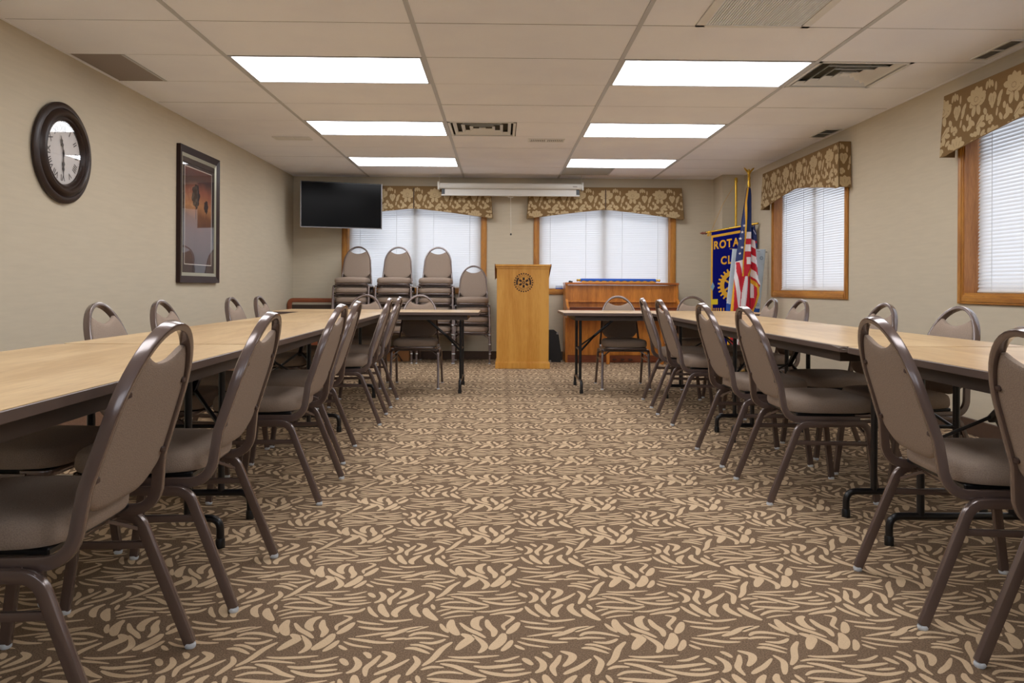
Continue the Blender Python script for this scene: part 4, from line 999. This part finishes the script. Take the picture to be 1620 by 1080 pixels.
for k in range(6):
    a = PI/2+k*PI/3; b.add([gp(0.043, a-0.30), gp(0.122, a-0.09), gp(0.122, a+0.09), gp(0.043, a+0.30)], [(0, 1, 2, 3)])
b.obj('gear_wheel', 'gold_cloth', t)
b = MB()
for x0, wd in ((-0.245, .012), (-0.215, .014), (-0.185, .012), (-0.155, .02), (-0.115, .012), (-0.05, .012), (-0.02, .014), (0.01, .016), (0.05, .012), (0.09, .014), (0.13, .012), (0.17, .014)):
    strip(b, x0, x0+wd, 0.585, 0.70, 0, 0.0055, 6)
b.obj('lower_lettering', 'gold_cloth', t)
b = MB(); strip(b, -hb+0.0, -hb+0.098, 0.745, 0.81, 0, 0.0075, 6); b.obj('yellow_ribbon', 'yellow_tag', t)
b = MB(); x0, z0 = -hb+0.026, 0.955; b.add([(x0, -0.016, z0+0.055), (x0+0.03, -0.018, z0), (x0, -0.016, z0-0.055), (x0-0.024, -0.014, z0-0.01)], [(0, 1, 2, 3)]); b.obj('small_patch', 'steel_blue', t)
b = MB(); b.tube([(-hb-0.10, 0, zt-SL*1.2), (hb+0.04, 0, zt+SL*1.1)], 0.012, 10); bar = b.obj('crossbar', 'gold_metal', t)
b = MB(); b.lathe([(0.001, -0.05), (0.014, -0.02), (0.018, 0.0), (0.012, 0.02), (0.020, 0.03), (0.012, 0.05)], 14, 0, (-hb-0.115, 0, zt-SL*1.25), 'X'); b.obj('finial', 'flag_pole', bar)
b = MB()
for k in range(9): a = k*0.7; b.tube([(-hb-0.03+0.012*math.cos(a), 0.01*math.sin(a), zt-SL+0.012), (-hb-0.03+0.024*math.cos(a), 0.016*math.sin(a), zt-SL-0.05)], 0.004, 5)
b.obj('tassel', 'gold_cloth', bar)
b = MB(); b.tube([(0.02, 0.035, 0.03), (0.02, 0.035, 2.235)], 0.0135, 12); b.lathe([(0.017, 0.0), (0.019, 0.01), (0.017, 0.05), (0.012, 0.06)], 12, 0, (0.02, 0.035, 2.20)); pole = b.obj('pole', 'gold_metal', t)
b = MB(); b.tube([(0.02, 0.02, 2.19), (-0.14, 0.01, 1.95), (-hb-0.0, 0.0, zt-SL+0.02)], 0.0018, 5); b.obj('hanging_cord', 'gold_cloth', t)
b = MB(); b.lathe([(0.13, 0), (0.13, 0.012), (0.05, 0.03), (0.022, 0.09), (0.016, 0.12)], 24, 0, (0.02, 0.035, 0)); b.obj('stand_base', 'gold_metal', t)

# American flag on a wooden pole with an eagle; coordinates traced at the flag's own distance
YFL = 8.35
def fx(px): return at(px, 450, YFL)[0]-at(1184, 450, YFL)[0]
def fz(py): return at(1184, py, YFL)[2]
FX0 = at(1184, 450, YFL)[0]
t = thing('american_flag', 'furled American flag with gold fringe on a pole topped by a gold eagle', 'flag', (FX0, YFL, 0))
def interp(tab, y):
    if y <= tab[0][0]: return tab[0][1]
    for (a, v), (b_, w_) in zip(tab, tab[1:]):
        if y <= b_: return v+(w_-v)*(y-a)/(b_-a)
    return tab[-1][1]
L1 = [(298, 1178.5), (320, 1175.5), (350, 1171), (365, 1170), (400, 1164), (413, 1162.3), (430, 1161.3), (450, 1159), (490, 1154), (560, 1147)]
R1 = [(298, 1185), (310, 1186), (425, 1187.5), (437, 1184.5), (490, 1184.5), (560, 1174)]
G1 = [(298, 1180.5), (320, 1177.5), (350, 1176.5), (380, 1174.6), (413, 1172.2), (437, 1172)]
def col1(x, y):
    g = interp(G1, y)
    if y < 437 and abs(x-g) < 1.2: return 3
    if y < 415 and x < g: return 2 if y < 414-(x-1163)*0.35 else 1
    if y < 437 and x > g:
        if x > 1179 and y > 437-(x-1179.5)*1.45-4.5 and y > 424: return 3
        if y > 398 and x < 1177.4: return 0
        for lim, c in ((367.5, 2), (378, 1), (387, 0), (398, 1), (407, 0), (418, 1), (440, 0)):
            if y < lim: return c
    b3 = interp([(413, 1163), (430, 1163), (450, 1166), (463, 1169), (490, 1167), (560, 1163)], y)
    b2 = interp([(413, 1159), (445, 1160.5), (470, 1162.5), (490, 1166), (560, 1157)], y)
    b5 = interp([(413, 1176), (437, 1175), (463, 1170.4), (490, 1167.6), (560, 1164)], y)
    b6 = interp([(413, 1178.5), (425, 1178.5), (450, 1180), (470, 1178), (490, 1174.6), (560, 1168)], y)
    b4 = interp([(413, 1166), (437, 1171.5)], y)
    if y > 440 and x < interp([(440, 1159.5), (450, 1160), (490, 1157.6), (560, 1150)], y): return 3
    if x < b2: return 0
    if x < b3: return 1
    if y < 437 and b4 < x < 1173: return 1
    if x < b5: return 0
    if x < b6: return 1
    return 0
def cloth(name, mats, L, R, y0, y1, colf, depth, parent, step=0.5, nx=None, th=0.003):
    rows = int((y1-y0)/step); nx = nx or int(max(interp(R, y)-interp(L, y) for y in range(int(y0), int(y1)))/step)
    mb = MB(); vs = []; cols = []
    for j in range(rows+1):
        y = y0+(y1-y0)*j/rows; l, r = interp(L, y), interp(R, y)
        for i in range(nx+1): s = i/nx; x = l+(r-l)*s; vs.append((fx(x), depth(s, y), fz(y)))
    mb.v = vs
    for j in range(rows):
        y = y0+(y1-y0)*(j+0.5)/rows; l, r = interp(L, y), interp(R, y)
        for i in range(nx):
            a = j*(nx+1)+i; mb.f.append((a, a+nx+1, a+nx+2, a+1)); mb.m.append(colf(l+(r-l)*(i+0.5)/nx, y)); mb.sm.append(True)
    o = mb.obj(name, mats, parent); s = o.modifiers.new('thick', 'SOLIDIFY'); s.thickness = th; s.offset = 0
    return o
FM = ['flag_red', 'flag_white', 'flag_blue', 'gold_cloth']
main = cloth('flag_cloth', FM, L1, R1, 298, 560, col1, lambda s, y: -0.035-0.050*math.sin(PI*s)*min(1, (y-290)/80)+0.016*math.sin(s*12+y*0.02)*min(1, (y-295)/60), t)
L2 = [(357, 1186.5), (490, 1186.5), (495, 1186.5)]
R2 = [(357, 1187), (375, 1190.5), (390, 1194), (420, 1197), (440, 1198.2), (450, 1201.5), (456, 1199.5), (466, 1200), (478, 1196.5), (490, 1191.5), (500, 1188)]
def col2(x, y):
    r = interp(R2, y); u = y-1.0*(x-1187)
    if u > 441:
        if u < 448: return 3
        if r-x < 4.2: return 3
        if x < 1190 and y < 471: return 1
        return 0
    for lim, c in ((378, 2), (390, 1), (402, 0), (413, 1), (425, 0), (437, 1)):
        if u < lim: return c
    return 0
cloth('flag_fly', FM, L2, R2, 357, 500, col2, lambda s, y: -0.02-0.045*math.sin(PI*s)+0.012*math.sin(s*9+y*0.03), t)
b = MB()
for sx_, sy_ in ((1170, 368), (1167.5, 378), (1169.7, 392), (1167.3, 401.5), (1172.5, 358), (1187.2, 358.5)):
    pts = []
    for k in range(10):
        a = PI/2+k*PI/5; r = (0.017 if k % 2 == 0 else 0.007); pts.append((fx(sx_)+r*math.cos(a), -0.110, fz(sy_)+r*math.sin(a)))
    b.add([p for p in pts]+[(fx(sx_), -0.110, fz(sy_))], [(k, (k+1) % 10, 10) for k in range(10)])
# each star sits on the cloth: push it to the cloth's local depth
b.v = [(x, (-0.035-0.050*math.sin(PI*min(1, max(0, (x-fx(1164))/(fx(1187)-fx(1164)))))*0.95)-0.017, z) for x, y, z in b.v]
b.obj('stars', 'flag_white', main)
b = MB(); b.tube([(0.012, 0, 0.03), (0.0, 0, 2.08)], 0.0135, 12); b.obj('pole', 'flag_pole', t)
b = MB(); b.lathe([(0.14, 0), (0.14, 0.014), (0.05, 0.035), (0.024, 0.09), (0.018, 0.12)], 24, 0, (0.012, 0, 0)); b.obj('stand_base', 'gold_metal', t)
b = MB(); b.lathe([(0.015, 2.10), (0.018, 2.12), (0.014, 2.16), (0.013, 2.19), (0.019, 2.20), (0.012, 2.215), (0.016, 2.225), (0.004, 2.235)], 14, 0)
b.lathe([(0.001, 2.225), (0.014, 2.235), (0.019, 2.255), (0.013, 2.275), (0.009, 2.285), (0.010, 2.293), (0.001, 2.302)], 12, 0)
for s in (-1, 1):
    b.prism([(s*0.010, 2.245), (s*0.022, 2.262), (s*0.052, 2.300), (s*0.058, 2.318), (s*0.040, 2.308), (s*0.026, 2.296), (s*0.010, 2.278)], -0.004, 0.004, 0)
b.prism([(-0.006, 2.290), (-0.020, 2.286), (-0.008, 2.296)], -0.003, 0.003, 0); b.v = [(x, y, z-0.056) for x, y, z in b.v]; b.obj('eagle_finial', 'gold_metal', t)

# pale blue banner behind the flag
YFL = 8.6; FX0 = at(1184, 450, YFL)[0]
t = thing('pale_banner', 'pale blue banner with a small emblem hanging behind the American flag', 'banner', (FX0, YFL, 0))
L3 = [(394, 1158), (478, 1150), (484, 1149.5), (560, 1143)]; R3 = [(396, 1210), (490, 1202), (560, 1196)]
L3 = [(394, 1158), (484, 1149.5), (496, 1149)]; R3 = [(394, 1210.5), (484, 1203), (496, 1201)]
def col3(x, y):
    lim = 478+(x-1150)*0.16
    if y > lim+6: return 0
    return 1 if y > lim else 0
def lim_y(x): return 484+(x-1150)*0.16
cloth('banner_cloth', ['sky_cloth', 'royal_cloth'], L3, R3, 394, 494, lambda x, y: 1 if y > 480+(x-1150)*0.16 else 0, lambda s, y: -0.006*math.sin(s*14)-0.008*math.sin(y*0.05), t, 1.0)
b = MB()
for r0, r1 in ((0.010, 0.013), (0.016, 0.020)):
    n = 20; c0, c1 = fx(1203.5), fz(408); b.add([(c0+r*math.cos(2*PI*i/n), -0.020, c1+r*math.sin(2*PI*i/n)) for i in range(n) for r in (r0, r1)], [(2*i, (2*i+2) % (2*n), (2*i+3) % (2*n), 2*i+1) for i in range(n)])
b.obj('round_emblem', 'steel_blue', t)
b = MB()
for ch, px, py in (('S', 1196.5, 476.3), ('LO', 1197.2, 482)):
    vs, fs = text_polys(ch, 0.042); b.add([(fx(px)+x*0.8, -0.020, fz(py)+z) for x, z, _ in vs], fs)
b.obj('lettering', 'teal_ink', t)
b = MB(); b.tube([(fx(1154.5), 0.002, fz(393.5)), (fx(1213.5), 0.002, fz(398.5))], 0.007, 8); b.obj('crossbar', 'chrome', t)
b = MB(); b.tube([(fx(1197), 0.022, fz(396)), (fx(1197), 0.03, 0.0)], 0.009, 8); b.obj('pole', 'black_metal', t)
# small dark blue pennant
YFL = 8.47; FX0 = at(1184, 450, YFL)[0]
t = thing('blue_pennant', 'small dark blue pennant with white swoosh beside the American flag', 'banner', (FX0, YFL, 0))
cloth('pennant_cloth', ['flag_blue', 'flag_white', 'flag_red'], [(357, 1186.5), (372, 1186), (392, 1190)], [(357, 1193.5), (372, 1196.5), (392, 1197.5)], 357, 392,
      lambda x, y: 1 if abs(y-(361+(x-1189)*1.6)) < 0.9 and 1189 < x < 1195 else (2 if 381 < y < 384.5 and x > 1193.5 else 0), lambda s, y: -0.012*math.sin(PI*s), t, 0.5)
b = MB(); b.tube([(fx(1188), 0.012, fz(357.5)), (fx(1194), 0.012, fz(357))], 0.006, 8); b.obj('rod', 'gold_metal', t)
b = MB(); b.tube([(fx(1191), 0.022, fz(357)), (fx(1191), 0.022, 0.0)], 0.007, 8); b.obj('pole', 'gold_metal', t)

# ------------------------------------------------------------------ bench and box at the back left
t = thing('wooden_settee', 'low reddish wooden settee against the back wall in the left corner', 'settee', (-2.18, 9.55, 0))
b = MB(); w = 0.44
o = fillet([(-w, 0, 0.0), (-w, 0, 0.755), (w, 0, 0.755), (w, 0, 0.0)], 0.05, 6)
b.sweep(o, rprof(0.035, 0.055, 0.01), (0, 1, 0)); b.obj('back_frame', 'mahogany', t)
b = MB(); b.box(-w+0.03, w-0.03, 0.0, 0.02, 0.42, 0.70, 0, 0.004); b.obj('back_panel', 'apron_brown', t)
b = MB(); b.box(-w-0.02, w+0.02, -0.42, 0.0, 0.36, 0.41, 0, 0.012); b.obj('seat', 'piano_wood', t)
b = MB(); b.box(-w, w, -0.39, -0.365, 0.22, 0.36, 0, 0.006); b.obj('front_rail', 'mahogany', t)
for x in (-w+0.02, w-0.02): b = MB(); b.box(x-0.025, x+0.025, -0.40, -0.35, 0.0, 0.36, 0, 0.005); b.obj('leg', 'mahogany', t)
t = thing('cardboard_box', 'brown cardboard box on the floor beneath the stacked chairs', 'box', (-1.33, 9.66, 0))
b = MB(); b.box(-0.20, 0.20, -0.13, 0.13, 0, 0.17, 0, 0.003); b.obj('box_body', 'cardboard', t)
b = MB(); b.box(-0.20, -0.002, -0.13, 0.13, 0.171, 0.174); b.box(0.002, 0.20, -0.13, 0.13, 0.171, 0.174); b.obj('flap', 'cardboard', t)
b = MB(); pts = [(-1.50+0.24*s+0.0*s, 9.50-0.01*math.sin(s*3), 0.008+0.13*math.sin(s*PI)) for s in [k/16 for k in range(17)]]
b.tube([(p[0]+0.05, p[1]-0.005, p[2]) for p in pts], 0.006, 6)
tag(b.obj('power_cord', 'tv_plastic'), 'black cord looping in front of the cardboard box', 'cord')
